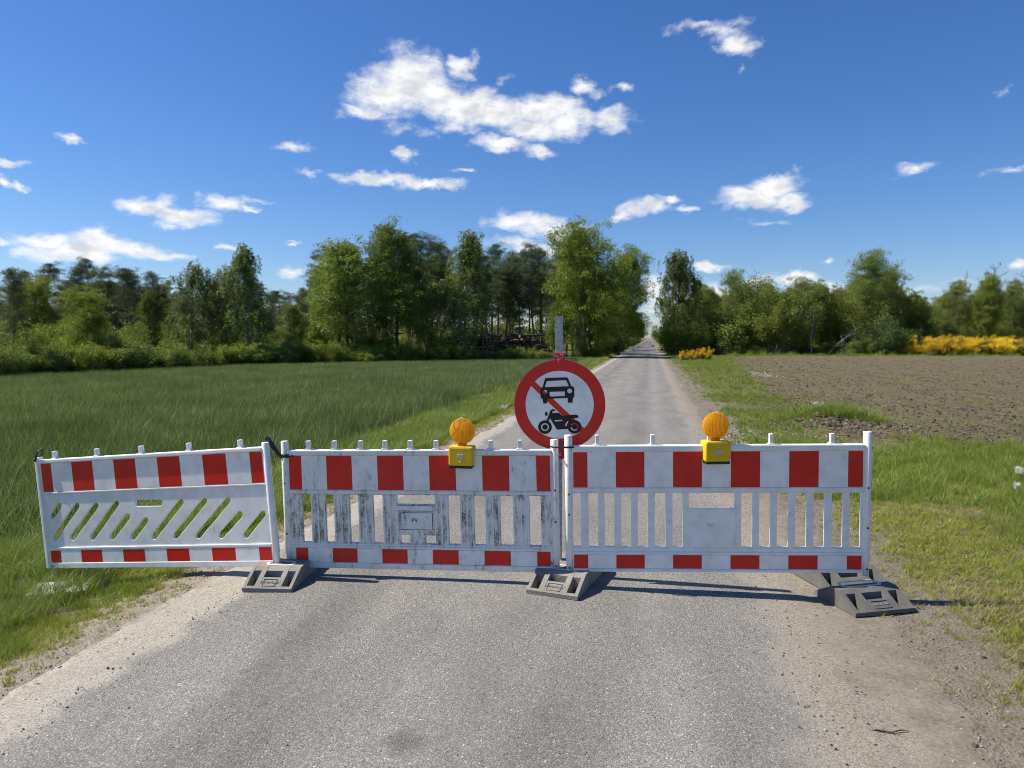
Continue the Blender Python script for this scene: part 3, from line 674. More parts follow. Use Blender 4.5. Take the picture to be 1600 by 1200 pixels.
# -- middle barrier (wide grooved bars, algae)
root, W = barrier_frame('road_barrier', b2A, b2B); H2 = .925
tag(root, 'grimy white barrier with wide algae-streaked bars, middle of the three', 'barrier', 'barriers closing the road')
post(root, 0, 0, H2, M_white_dirty); post(root, W, 0, H2 + .005, M_white_dirty)
X = lambda zx: (zx - 140) / (1495 - 140) * W
z0 = lambda v: v * H2
ops = ((222, 268), (345, 388), (470, 515), (592, 640), (972, 1030), (1100, 1155), (1228, 1290), (1370, 1425))
hs_ = [rrect(X(a), X(b), z0(.203), z0(.58), .008) for a, b in ops]
hs_.append(rrect(X(715), X(905), z0(.51), z0(.58), .008)); hs_.append(rrect(X(728), X(775), z0(.203), z0(.268), .008)); hs_.append(rrect(X(855), X(905), z0(.203), z0(.268), .008))
panel(root, .022, W - .022, (.0, .048, .157, .203, .58, .62, .885, .93), H2, hs_, M_white_dirty, M_bar_dirty)
for a, b_ in ((268, 345), (388, 470), (515, 592), (640, 715), (905, 972), (1030, 1100), (1155, 1228), (1290, 1370)):      # raised ribs on every wide bar
    b = MB()
    for c in (a + 6, (a + b_) / 2, b_ - 6): b.box(X(c) - .006, X(c) + .006, -.0165, -.0105, z0(.205), z0(.575), .002)
    b.build('bar_ribs', M_white_dirty, root)
stripes(root, .032, W - .032, z0(.62), z0(.885), -.0142, M_film_dirty, M_red); stripes(root, .06, W - .04, z0(.048), z0(.157), -.0142, M_film_dirty, M_red)
link('label_plate', curve_mesh([rrect(X(727), X(898), z0(.305), z0(.455), .006)], .019, .003), M_white_dirty, root)
b = MB(); b.box(X(712), X(905), -.026, -.018, z0(.465), z0(.50), .002); b.box(X(712), X(720), -.02, -.0165, z0(.27), z0(.46)); b.box(X(902), X(908), -.02, -.0165, z0(.27), z0(.46)); b.build('plate_ledge', M_white_dirty, root)
fr = [rrect(X(731), X(894), z0(.312), z0(.448), .006), rrect(X(734), X(891), z0(.316), z0(.444), .006)]
me = curve_mesh(fr, .0006); me.transform(Matrix.Translation((0, -.0196, 0))); link('plate_outline', me, M_blackp, root)
tx = MB(); tx.mesh(text_mesh('PV', .042, .001), Matrix.Translation((X(803), -.0195, z0(.385)))); tx.build('embossed_letters', M_blackp, root)
for zx in (265, 400, 535, 660, 788, 918, 1050, 1188, 1330): peg(root, X(zx), z0(.93), .066, M_white_dirty, .03)
bolts(root, [(0.0, .25), (0, .62), (W, .05), (W - .03, .07), (W, .36), (W, .58)])
b = MB(); zc = .82
b.tube([(.04, -.03, zc), (-.02, -.036, zc), (-.036, 0, zc), (-.02, .03, zc)], .013, 10); b.tube([(.04, -.03, zc), (.055, -.03, zc), (.07, -.028, zc)], .006)
Mx = Matrix.Translation((-.025, -.03, zc + .01)) @ Matrix.Rotation(R(-36), 4, 'Y')
b.box(-.014, .014, -.014, .006, 0, .15, .005, Mx); b.box(-.017, .017, -.018, -.012, .055, .16, .003, Mx)
b.build('connecting_clip', M_blackp, root)
B2 = root; B2A, B2B = b2A, b2B
# -- left barrier (diagonal slots, leaning)
root, W = barrier_frame('road_barrier', b1A, b1B); H1 = .93
tag(root, 'white barrier with diagonal slots leaning over the verge, leftmost of the three', 'barrier', 'barriers closing the road')
post(root, W, -.01, H1 * .93 + .03, M_white, .026)
b = MB(); b.box(-.014, .014, -.03, .03, 0, H1 * .93 + .02, .006); b.build('end_post', M_white, root)
def uv(x, y):
    xl = 60 + (y - 258) * .187; xr = 1372 + (y - 200) * .105; u = (x - xl) / (xr - xl); yb = 878 - 16 * u; yt = 215 - 0 * u + (1 - u) * 62
    return u * W, (yb - y) / (yb - yt) * H1 * .93
sl = [((215, 525), (165, 595)), ((325, 525), (190, 715)), ((440, 525), (300, 710)), ((560, 515), (420, 710)), ((680, 517), (808, 515)), ((630, 585), (535, 708)), ((735, 607), (655, 708)),
      ((930, 505), (775, 705)), ((1058, 500), (895, 702)), ((1185, 497), (1020, 700)), ((1250, 575), (1145, 698)), ((1370, 572), (1275, 697))]
hs_ = []
for p_, q_ in sl:
    if p_[0] == 680: hs_.append(slot(uv(*p_), uv(*q_), .024)); continue
    a, c = Vector(uv(*p_)), Vector(uv(*q_)); dd = (c - a).normalized() * .012; hs_.append(slot(a + dd, c - dd, .026))
panel(root, .010, W - .02, (.0, .05, .155, .195, .625, .655, .895, .93), H1, hs_, M_white, M_white)
stripes(root, .03, W - .03, .655 * H1, .895 * H1, -.0142, M_film, M_red); stripes(root, .03, W - .03, .05 * H1, .150 * H1, -.0142, M_film, M_red)
for zx in (165, 425, 690, 963, 1245): peg(root, uv(zx, 250)[0], H1 * .93, .06, M_white, .028)
b = MB(); b.tube([(0, -.034, .86), (-.022, -.01, .87), (.01, .02, .90), (.05, .0, .945), (.03, -.03, .93), (0, -.034, .86)], .008); b.build('connecting_clip', M_blackp, root)
b = MB(); b.box(.02, .06, -.02, .02, -.14, .03, .004); b.build('foot_spigot', M_galv, root)
B1 = root

# ------------------------------------------------------------------ rubber foot plates
def foot(name, loc, rz, L, Wd, h, m, label, paint=True, txt=True):
    """origin: middle of the front lower edge; +y runs back"""
    root = empty(name, loc, (0, 0, rz)); tag(root, label, 'foot plate', 'rubber foot plates under the barriers')
    s = L * .24 if L > .5 else .17; w = Wd / 2; tI = .035     # slope length
    b = MB(); bm = b.bm
    def prism(xa, xb, prof): # profile in (y,z)
        va = [bm.verts.new((xa, y, z)) for y, z in prof]; vb = [bm.verts.new((xb, y, z)) for y, z in prof]
        n = len(prof); bm.faces.new(va); bm.faces.new(vb[::-1])
        for i in range(n): bm.faces.new([va[i], vb[i], vb[(i + 1) % n], va[(i + 1) % n]])
    full = [(0, 0), (0, .025), (s, h), (L - s, h), (L, .025), (L, 0)]
    core = [(s - .01, .0), (s - .01, h - .012), (s, h - .001), (L - s, h - .001), (L - s + .01, h - .012), (L - s + .01, 0)]
    q0, q1, q2 = Wd * .065, Wd * .225, Wd * .325; xs_ = [(-w, -w + q0), (-w + q1, -w + q2), (w - q2, w - q1), (w - q0, w)]
    for xa, xb in xs_: prism(xa, xb, full)
    for (xa, xb) in ((-w + q0, -w + q1), (-w + q2, w - q2), (w - q1, w - q0)):
        prism(xa, xb, core)
        k = .12 if (xb - xa) < Wd * .2 else .52
        for sg in (0, 1):
            y0, y1 = 0, s * k; pr = [(y0, 0), (y0, .025), (y1, .025 + (h - .025) * k - .002), (y1, 0)]
            y2 = s * .82; pr2 = [(y2, .03), (y2, .025 + (h - .025) * .82 - .002), (s, h - .002), (s, .03)]
            if sg: pr = [(L - y, z) for y, z in pr]; pr2 = [(L - y, z) for y, z in pr2]
            prism(xa, xb, pr); prism(xa, xb, pr2)
    b.build('rubber_block', m, root)
    # recess rim and lettering on the slope
    ang = math.atan2(h - .025, s); M0 = Matrix.Translation((0, 0, .025)) @ Matrix.Rotation(ang - math.pi / 2, 4, 'X')
    if txt:
        g = MB(); xw = w - q2 - .014; zz0, zz1 = s * .10 / math.cos(ang), s * .44 / math.cos(ang)
        for a_ in (rrect(-xw, xw, zz0, zz1, .004),):
            i_ = [(x * .94, zz0 + (z - zz0) * .80 + (zz1 - zz0) * .10) for x, z in a_]
            g.mesh(curve_mesh([a_, i_], .003), M0 @ Matrix.Translation((0, -.001, 0)))
        g.build('raised_frame', m, root)
        g = MB(); g.mesh(text_mesh('EUROROAD', .024, .0022), M0 @ Matrix.Translation((0, -.001, (zz0 + zz1) / 2))); g.build('raised_letters', M_rubber, root)
    if paint:
        g = MB(); g.mesh(curve_mesh([slot((-w + .12, s + .08), (w - .12, s + .08), .055), slot((-w + .125, s + .08), (w - .125, s + .08), .038)], .0008), Matrix.Translation((0, 0, h + .0012)) @ Matrix.Rotation(R(-90), 4, 'X'))
        g.build('worn_paint', M_footpaint, root)
    for yy in (s + .10, s + .33, s + .50):
        if yy < L - s - .06: MB().box(-w + .17, w - .16, yy - .03, yy + .03, h - .001, h + .0008).build('post_socket', M_blackp, root)  # shade inside the sockets painted as flat black patches, no hole cut
    return root
def foot_at(pl, pr, L, m, label, name='foot_plate', **k):
    a, c = P(*pl, 0), P(*pr, 0); d = c - a; rz = math.atan2(d.y, d.x); mid = (a + c) / 2
    mid.z = Zr(mid.x, mid.y) + .002 if abs(mid.x) < 1.7 else G(mid.x, mid.y) + .012
    return foot(name, mid, rz, L, d.length, .115, m, label, **k)
f1 = foot_at((378, 929), (455, 931), .80, M_rubber, 'grey rubber foot plate where the slotted and the grimy barrier meet')
f2 = foot_at((822, 935), (902, 947), .80, M_rubber, 'grey rubber foot plate under the round sign, in the middle of the road')
f3 = foot_at((1337, 964), (1430, 955), .42, M_rubber_dk, 'dark rubber foot plate nearest the camera, with white oval ring at the right end')
f4 = foot_at((1296, 928), (1392, 921), .80, M_rubber_dk, 'dark rubber foot plate tucked under the last barrier post, behind the ringed one', txt=False)
# weathered plate under the left end, sunk in grass
c = P(95, 903, -.09); root = empty('foot_plate', (c.x, c.y, G(c.x, c.y) - .03), (0, 0, R(28)))
tag(root, 'pale weathered foot plate half buried in grass under the far left barrier end', 'foot plate', 'rubber foot plates under the barriers')
b = MB(); b.box(-.20, .20, -.15, .15, 0, .075, .012); b.build('plate_body', M_footpaint, root)
b = MB(); b.box(-.05, .05, -.05, .05, .086, .10, .006); b.build('post_socket', M_galv, root)

# ------------------------------------------------------------------ warning lanterns
def lantern(B, A0, Bv, px, label, Hrail, yaw, wire=False):
    u = (Bv - A0).normalized(); 
    # where the photo's column meets the barrier line
    best = min((abs(to_cam((A0 + (Bv - A0) * s).x, (A0 + (Bv - A0) * s).y)[0] - px), s) for s in np.linspace(0, 1, 400))[1]
    zz = Vector((0, 0, 1)); p = A0 + (Bv - A0) * best + zz * Hrail
    root = empty('warning_lamp', p, (0, 0, math.atan2(u.y, u.x) + yaw)); tag(root, label, 'warning lamp', 'amber warning lamps on the barriers')
    b = MB(); b.box(-.086, .086, -.075, .045, -.105, .030, .013); b.build('battery_box', M_yellow, root)
    b = MB(); b.box(-.082, .082, -.072, .042, -.122, -.104, .006); b.build('box_base', M_blackp, root)
    b = MB(); b.box(-.022, .022, -.0785, -.0745, -.052, -.022, .001); b.build('sticker', M_grey, root)
    MB().lathe([(0, .006), (.006, .004), (.007, 0)], 12, Matrix.Translation((0, -.0745, -.072)) @ Matrix.Rotation(R(90), 4, 'X')).build('switch_knob', M_footpaint if wire else M_yellow, root)
    b = MB(); b.lathe([(.030, .025), (.030, .045), (.022, .055), (0, .055)], 20, Matrix.Translation((0, -.01, 0))); b.build('lamp_neck', M_lens, root)
    # two domed ribbed discs back to back
    Mr = Matrix.Translation((0, -.012, .132)) @ Matrix.Rotation(R(90), 4, 'X')
    rr = .088
    prof = [(0, .038)] + [(rr * math.sin(a), .012 + .026 * math.cos(a)) for a in np.linspace(.12, math.pi / 2, 12)] + [(rr + .003, .006), (rr + .003, -.006)] + [(rr * math.sin(a), -.012 - .026 * math.cos(a)) for a in np.linspace(math.pi / 2, .12, 12)] + [(0, -.038)]
    MB().lathe(prof, 48, Mr).build('lens', M_lens, root)
    b = MB(); b.tube([(.022 * math.cos(a), -.030 - .005 * math.sin(a), .215 + .011 * math.sin(a)) for a in np.linspace(0, 2 * math.pi, 17)], .0032, 8, False); b.build('top_ring', M_ring, root)
    if wire:
        b = MB(); b.tube([(-.115, -.06, .025), (-.10, -.06, .055), (-.055, -.062, .11), (-.01, -.062, .165), (.0, -.06, .20), (-.006, -.055, .212), (-.04, -.06, .20), (-.05, -.062, .175), (-.035, -.062, .15)], .0018, 6); b.build('wire_loop', M_blackp, root)
    return root
lantern(B2, b2A, b2B, 723, 'amber round warning lamp with a wire loop, on the middle grimy barrier', H2 * .93 + .0, R(-3), True)
lantern(B3, b3A, b3B, 1119, 'amber round warning lamp with clear top ring, on the right clean barrier', H3 * .925 + .0, R(9))

# ------------------------------------------------------------------ round sign on its pole
SZ = 5.12
sc_ = CAM + ray(873.5, 632.5) * (SZ / ray(873.5, 632.5).dot(F)); RS = 71.3 / FPX * SZ
root = empty('prohibition_sign', (sc_.x, sc_.y + .03, Zr(sc_.x, sc_.y)), (R(0), 0, YAW + R(-4))); zc = sc_.z - root.location.z
tag(root, 'round red-rimmed sign with car and motorcycle pictograms on a galvanised pole', 'road sign')
K = RS / 710.0
def zp(x, y): return ((x - 435) * K, -(y - 530) * K)
def plate(name, polys, y, th, m):
    me = curve_mesh([[p for p in pl] for pl in polys], th); me.transform(Matrix.Translation((0, y, zc))); return link(name, me, m, root)
plate('sign_disc', [circ(0, 0, RS, 72)], -.030, .002, M_galv)
plate('white_face', [circ(0, 0, RS * .985, 72)], -.0326, .0003, M_sign_white)
plate('red_ring', [circ(0, 0, RS * .992, 72), circ(0, 0, RS * .745, 72)], -.0334, .0003, M_sign_red)
def sl_y(x, o): return 123 + .94 * x + o
plate('red_bar', [[zp(20, sl_y(20, 0)), zp(850, sl_y(850, 0)), zp(800, sl_y(800, 122)), zp(-20, sl_y(-20, 122))]], -.0341, .0003, M_sign_red)
car = [(208, 122), (230, 112), (540, 102), (560, 110), (615, 240), (648, 245), (662, 270), (662, 400), (640, 425), (636, 495), (567, 497), (560, 420), (245, 438), (243, 508), (184, 512), (172, 437), (142, 430), (140, 300), (150, 265), (172, 255)]
cir = lambda cx, cy, r, ry=None: [zp(cx + r * math.cos(a), cy + (ry or r) * math.sin(a)) for a in np.linspace(0, 2 * math.pi, 25)[:-1]]
plate('car_symbol', [[zp(*p) for p in car], [zp(*p) for p in ((236, 160), (535, 145), (580, 240), (204, 257))], cir(207, 333, 36), cir(590, 313, 38), [zp(*p) for p in ((285, 328), (510, 320), (518, 328), (516, 388), (510, 394), (290, 402), (281, 394), (279, 336))]], -.0349, .0003, M_black)
body = [(368, 602), (320, 600), (292, 618), (272, 680), (232, 785), (258, 800), (288, 738), (385, 900), (400, 918), (560, 906), (640, 868), (600, 800), (640, 742), (735, 726), (715, 685), (690, 680), (580, 690), (480, 702), (425, 656), (315, 658), (330, 632), (362, 628)]
plate('motorcycle_symbol', [[zp(*p) for p in body], [zp(*p) for p in ((355, 770), (475, 762), (485, 780), (370, 792))]], -.0350, .0003, M_black)
me = curve_mesh([cir(230, 672, 20, 33)], .0003); me.transform(Matrix.Translation((0, -.0350, zc))); link('motorcycle_headlamp', me, M_black, root)
for wx, wy in ((210, 880), (668, 872)):
    plate('motorcycle_wheel', [cir(wx, wy, 107), cir(wx, wy, 62)], -.0358 if wx > 400 else -.0352, .0003, M_black)
    plate('motorcycle_hub', [cir(wx, wy, 42)], -.0358 if wx > 400 else -.0352, .0003, M_black)
plate('motorcycle_mudguard', [[zp(*p) for p in ((525, 860), (532, 820), (560, 785), (575, 790), (552, 825), (546, 860))]], -.0358, .0003, M_sign_white)
ph = topz(495, SZ + .03) - root.location.z
b = MB(); b.box(-.026, .026, -.0275, .0245, .10, ph, .004); b.box(-.004, .004, -.0300, -.0277, .1, .72)
po = b.build('pole', M_galv, root); po.location.x = -.004
for zz, nm in ((zc + RS + .012, 0), (zc - RS - .03, 1)):
    b = MB(); b.box(-.040, .036, -.046, -.028, zz - .03, zz + .032, .004); b.box(-.038, -.030, -.03, .03, zz - .03, zz + .03, .003)
    cpart = b.build('clamp', M_redclamp, root)
    g = MB()
    if nm: 
        g.mesh(text_mesh('B', .05, .002), Matrix.Translation((-.002, -.047, zz + .002)) @ Matrix.Rotation(R(-90), 4, 'Y')); 
    else:
        for kx, kz, an in ((-.02, .01, 30), (.0, -.01, -35), (.018, .012, 70), (-.012, -.018, 80), (.012, .022, -10)): g.box(-.012, .012, -.049, -.045, -.003, .003, .001, Matrix.Translation((kx, 0, zz + kz)) @ Matrix.Rotation(R(an), 4, 'Y'))
    g.build('clamp_relief', plastic('faded_clamp', (.80, .34, .36), 0), cpart)

# far red-white closure on the road
c = P(1020, 543.5, 0); root = empty('far_barrier', (c.x, c.y, .02), (0, 0, R(5))); tag(root, 'tiny dark red barrier with a pale post far down the tree-lined road', 'barrier')
b = MB(); b.box(-.28, .28, -.03, .03, .12, .5, .01); b.build('board', M_red, root)
b = MB(); b.box(-.04, .04, -.07, -.035, 0, 1.0, .01); b.build('post', M_white, root)
b = MB(); b.box(-.28, .28, -.036, -.031, .28, .36); b.build('white_band', M_film, root)

# twig on the dirt
c = P(1385, 1143, 0); root = MB(); root.tube([(-.09, 0, .006), (-.04, .01, .010), (.02, -.006, .008), (.07, .006, .012), (.10, 0, .008)], [.003, .004, .0035, .003, .0015], 6); root.tube([(.02, -.006, .008), (.05, -.03, .010)], [.003, .001], 6)
o = root.build('twig', B_dark); o.location = (c.x, c.y, Zr(c.x, c.y) + .004); o.rotation_euler = (0, 0, YAW); tag(o, 'thin dark twig lying on the dirt at the right edge of the road', 'twig')

# ------------------------------------------------------------------ trees
def np_tube(path, rad, n=6):
    path = np.array(path, float); V = []; Q = []
    for i, p in enumerate(path):
        d = path[min(i + 1, len(path) - 1)] - path[max(i - 1, 0)]; d /= np.linalg.norm(d) + 1e-9
        a = np.cross(d, (0.3, .9, .1)); a /= np.linalg.norm(a) + 1e-9; b = np.cross(d, a)
        for j in range(n): th = 2 * math.pi * j / n; V.append(p + (a * math.cos(th) + b * math.sin(th)) * rad[i])
    for i in range(len(path) - 1):
        for j in range(n): Q.append((i * n + j, i * n + (j + 1) % n, (i + 1) * n + (j + 1) % n, (i + 1) * n + j))
    return V, Q
class Wood:
    def __init__(s): s.V = []; s.Q = []
    def tube(s, path, r0, r1, n=6, pw=1.0):
        k = len(path); rad = [r0 + (r1 - r0) * (i / (k - 1)) ** pw for i in range(k)]; V, Q = np_tube(path, rad, n); b = len(s.V); s.V += V; s.Q += [tuple(q + b for q in f) for f in Q]
    def mesh(s): return np_mesh('trunk', s.V, s.Q)
def leaf_mesh(C, L, Wd, rng, up=.3, droop=0.0):
    C = np.array(C); n = len(C); nr = rng.normal(size=(n, 3)); nr[:, 2] = np.abs(nr[:, 2]) + up; nr /= np.linalg.norm(nr, axis=1)[:, None]
    d = rng.normal(size=(n, 3)); d[:, 2] -= droop; d -= nr * np.sum(d * nr, axis=1)[:, None]; d /= np.linalg.norm(d, axis=1)[:, None]; s = np.cross(nr, d)
    l = (L * rng.uniform(.6, 1.25, n))[:, None]; w = (Wd * rng.uniform(.6, 1.25, n))[:, None]
    V = np.empty((n, 4, 3)); V[:, 0] = C - d * l / 2; V[:, 1] = C + s * w / 2 + d * l * .05; V[:, 2] = C + d * l / 2; V[:, 3] = C - s * w / 2 + d * l * .05
    return np_mesh('crown', V.reshape(-1, 3), np.arange(n * 4).reshape(-1, 4))
def curve_path(p0, dr, ln, k, rng, wob=.12, rise=0.0):
    p = np.array(p0, float); d = np.array(dr, float); d /= np.linalg.norm(d); out = [p.copy()]
    for i in range(k):
        d = d + rng.normal(size=3) * wob + np.array((0, 0, rise)); d /= np.linalg.norm(d); p = p + d * ln / k; out.append(p.copy())
    return out
def deciduous(seed, H=10, cw=6, cb=.25, nl=26, leaf=.2, lw=.13, per=70,  sig=.42, shape='round', style='plain', tr=.16, stems=1):
    rng = np.random.default_rng(seed); wd = Wood(); C = []
    for st_ in range(stems):
        a0 = rng.random() * 6.28; tilt = .0 if stems == 1 else .13
        tp = curve_path((math.cos(a0) * .25 * (stems > 1), math.sin(a0) * .25 * (stems > 1), -.1), (math.cos(a0) * tilt, math.sin(a0) * tilt, 1), H * .93, 9, rng, .045, .02)
        wd.tube(tp, tr, .02, 8, .8)
        tp = np.array(tp)
        for i in range(nl):
            t_ = cb + (.97 - cb) * (i + rng.random() * .8) / nl; f = t_ * 9; i0 = min(int(f), 8); p = tp[i0] + (tp[i0 + 1] - tp[i0]) * (f - i0)
            u = (t_ - cb) / (1 - cb)
            env = {'round': math.sin(math.pi * (.12 + .85 * u) ** .85) ** .6, 'cone': (1 - u) ** .75 * (.55 + .45 * min(1, u * 5)), 'col': (1 - u ** 3.0) ** .5 * (.6 + .4 * min(1, u * 3)), 'flat': (1 - u ** 4) ** .5}[shape]
            ln = cw / 2 * env * rng.uniform(.65, 1.15) / (1 if stems == 1 else 1.2); az_ = i * 2.4 + rng.random(); el_ = (.35 + .8 * u) if style != 'pine' else (.0 + .5 * u)
            dr = (math.cos(az_) * math.cos(el_), math.sin(az_) * math.cos(el_), math.sin(el_))
            lp = curve_path(p, dr, max(ln, .3), 5, rng, .16, .05); wd.tube(lp, max(.012, tr * .32 * (1 - u * .6)), .006, 5)
            lp = np.array(lp); ns_ = max(3, int(ln * 2.6))
            for k in range(ns_):
                g = rng.uniform(.3, 1.0) * 5; g0 = min(int(g), 4); bp = lp[g0] + (lp[g0 + 1] - lp[g0]) * (g - g0)
                dr2 = np.array(dr) * .6 + rng.normal(size=3) * .7; sp = curve_path(bp, dr2, .25 * ln + .25, 3, rng, .25, .05); wd.tube(sp, .012, .004, 4)
                tip = sp[-1]
                if style == 'birch':
                    for _ in range(4):
                        s0 = tip + rng.normal(size=3) * .2; L_ = rng.uniform(.5, 1.4); m_ = int(per * .3)
                        tt = rng.random(m_); sw = rng.normal(size=2) * .18
                        C.append(np.c_[s0[0] + sw[0] * tt + rng.normal(0, .07, m_), s0[1] + sw[1] * tt + rng.normal(0, .07, m_), s0[2] - L_ * tt ** 1.2 + .15])
                elif style == 'pine':
                    for _ in range(3): c0 = tip + rng.normal(size=3) * np.array((.30, .30, .12)); C.append(c0 + rng.normal(size=(int(per * .26), 3)) * np.array((.20, .20, .10)))
                else:
                    for _ in range(3):
                        c0 = tip + rng.normal(size=3) * sig * .8; C.append(c0 + rng.normal(size=(int(per / 3), 3)) * sig * np.array((.5, .5, .34)))
    C = np.concatenate(C); C = C[C[:, 2] > .15]
    return wd.mesh(), leaf_mesh(C, leaf, lw, rng, .25, .8 if style == 'birch' else 0), H
def shrub(seed, H=3, cw=3.2, nst=26, leaf=.13, lw=.08, per=150, low=.05, up=.5, strand=False):
    rng = np.random.default_rng(seed); wd = Wood(); C = []
    for i in range(nst):
        a = rng.random() * 6.28; r = rng.random() ** .5; sp = r * .9
        ln = H * (1.0 - .42 * r * r) * rng.uniform(.72, 1.05); dr = (math.cos(a) * sp * cw / (2 * H) * 1.5, math.sin(a) * sp * cw / (2 * H) * 1.5, 1)
        p = curve_path((math.cos(a) * r * cw * .18, math.sin(a) * r * cw * .18, -.1), dr, ln, 6, rng, .09, .0); wd.tube(p, .03 * H / 3, .006, 5)
        p = np.array(p)
        for k in range(14):
            g = (low + (1 - low) * rng.random()) * 6; g0 = min(int(g), 5); c = p[g0] + (p[g0 + 1] - p[g0]) * (g - g0); s_ = (.12 + .05 * H * (1 - g / 8)) if strand else (.2 + .1 * H * (1 - g / 8))
            c0 = c + rng.normal(size=3) * np.array((s_, s_, s_ * .5)) * .6
            C.append(c0 + rng.normal(size=(per // 14, 3)) * np.array((.16, .16, .12) if not strand else (.11, .11, .17)) * (H / 3))
    C = np.concatenate(C); C = C[C[:, 2] > .02]
    return wd.mesh(), leaf_mesh(C, leaf, lw, rng, .2), H
def bare(seed, H=6, cw=3.5):
    rng = np.random.default_rng(seed); wd = Wood()
    tp = np.array(curve_path((0, 0, -.1), (0.05, 0, 1), H, 8, rng, .07, .02)); wd.tube(tp, .06, .008, 7)
    for i in range(26):
        g = (.25 + .72 * i / 22) * 8; g0 = min(int(g), 7); p = tp[g0] + (tp[g0 + 1] - tp[g0]) * (g - g0); a = i * 2.4; ln = cw / 2 * (1 - i / 30)
        l = np.array(curve_path(p, (math.cos(a), math.sin(a), .9), ln, 5, rng, .15, .08)); wd.tube(l, .018, .006, 5)
        for k in range(9): h0 = rng.integers(1, 5); q_ = curve_path(l[h0], rng.normal(size=3) + np.array((0, 0, .8)), ln * .5, 3, rng, .2, .1); wd.tube(q_, .008, .004, 4)
    return wd.mesh(), None, H
def snag(seed, H=4):
    rng = np.random.default_rng(seed); wd = Wood(); tp = np.array(curve_path((0, 0, -.1), (.1, 0, 1), H, 8, rng, .12, 0)); wd.tube(tp, .07, .015, 6)
    for i in range(7):
        p = tp[2 + i * 6 // 7]; a = rng.random() * 6.28; l = np.array(curve_path(p, (math.cos(a), math.sin(a), 1.1), 1.4 - i * .12, 5, rng, .2, .0)); wd.tube(l, .028, .008, 5)
        wd.tube(curve_path(l[3], rng.normal(size=3) + np.array((0, 0, .8)), .6, 3, rng, .2, .1), .012, .006, 4)
    return wd.mesh(), None, H
PROT = {}
def mk(key, name, data, mb, ml, lf='crown'):
    w_, c_, H = data
    for m_, mt in ((w_, mb), (c_, ml)):
        if m_ is not None: m_.materials.append(mt)
    PROT[key] = (name, w_, c_, H)
def inst(key, px, Z, top, label, cat='tree', group=None, ws=1.0, rz=None, loc=None, hgt=None, cmat=None, tilt=0.0):
    name, w_, c_, H = PROT[key]
    p = Vector(loc) if loc is not None else PZ(px, Z)
    h = hgt if hgt else topz(top, Z); s = h / H
    r = bpy.data.objects.new(name, None); col.objects.link(r); r.empty_display_size = .2
    r.location = (p.x, p.y, G(p.x, p.y) - .02); r.scale = (s * ws, s * ws, s); r.rotation_euler = (0, tilt, random.uniform(0, 6.28) if rz is None else rz)
    tag(r, label, cat, group)
    for nm, me in (('trunk', w_), ('crown', c_)):
        if me is None: continue
        o = bpy.data.objects.new(nm, me); col.objects.link(o); o.parent = r
    return r
mk('birch1', 'birch_tree', deciduous(11, 10, 5.4, .12, 44, .12, .075, 150, .4, 'cone', 'birch', .13), B_birch, L_birch)
mk('birch2', 'birch_tree', deciduous(12, 10, 6.0, .15, 30, .12, .075, 120, .4, 'round', 'birch', .12, 2), B_birch, L_birch)
mk('birch3', 'birch_tree', deciduous(13, 10, 5.0, .06, 64, .12, .08, 150, .4, 'col', 'birch', .14), B_dark, L_birch)
mk('alder1', 'alder_tree', deciduous(21, 10, 6.0, .22, 40, .14, .10, 140, .42, 'round', 'plain', .15), B_dark, L_dark)
mk('alder2', 'alder_tree', deciduous(22, 10, 5.2, .25, 26, .14, .10, 120, .42, 'col', 'plain', .13, 2), B_dark, L_bush)
mk('wide', 'leafy_tree', deciduous(24, 10, 7.6, .10, 42, .13, .09, 140, .45, 'round', 'plain', .14), B_bare, L_bush)
mk('wide2', 'leafy_tree', deciduous(25, 10, 7.0, .16, 40, .13, .09, 140, .42, 'round', 'plain', .14, 2), B_dark, L_hedge)
mk('oak1', 'oak_tree', deciduous(31, 10, 8.2, .14, 46, .15, .11, 140, .48, 'round', 'plain', .20), B_dark, L_yel)
mk('oak2', 'oak_tree', deciduous(32, 10, 7.4, .12, 40, .15, .11, 140, .48, 'round', 'plain', .20), B_dark, L_lime)
mk('oak3', 'oak_tree', deciduous(33, 10, 9.0, .12, 42, .16, .12, 130, .5, 'flat', 'plain', .20), B_dark, L_dark)
mk('pine1', 'pine_tree', deciduous(41, 12, 4.0, .48, 32, .16, .035, 260, .3, 'round', 'pine', .15), B_pine, L_pine)
mk('pine2', 'pine_tree', deciduous(42, 12, 3.6, .40, 36, .16, .035, 260, .3, 'cone', 'pine', .14), B_pine, L_pine)
mk('pine3', 'pine_tree', deciduous(43, 12, 4.2, .52, 28, .16, .035, 260, .3, 'cone', 'pine', .15), B_pine, L_pine)
mk('shrub1', 'shrub', shrub(51, 3, 3.6, 26, .11, .075, 560), B_dark, L_lime)
mk('shrub2', 'shrub', shrub(52, 3, 3.4, 26, .11, .07, 560), B_dark, L_bush)
mk('shrub3', 'shrub', shrub(53, 3, 3.8, 26, .11, .075, 560), B_dark, L_dark)
mk('hedge1', 'bush', shrub(54, 5, 5.4, 44, .10, .06, 1300, .12, .5, True), B_bare, L_hedge)
mk('hedge2', 'bush', shrub(55, 5, 5.0, 44, .10, .06, 1500, .42, .5, True), B_bare, L_bush)
mk('haw', 'hawthorn_bush', shrub(56, 3.4, 4.2, 34, .10, .07, 800, .0), B_dark, L_haw)
mk('bare1', 'bare_tree', bare(61), B_bare, None); mk('bare2', 'bare_tree', bare(62, 5, 4.6), B_bare, None)
mk('snag', 'dead_branch', snag(63), B_bare, None)
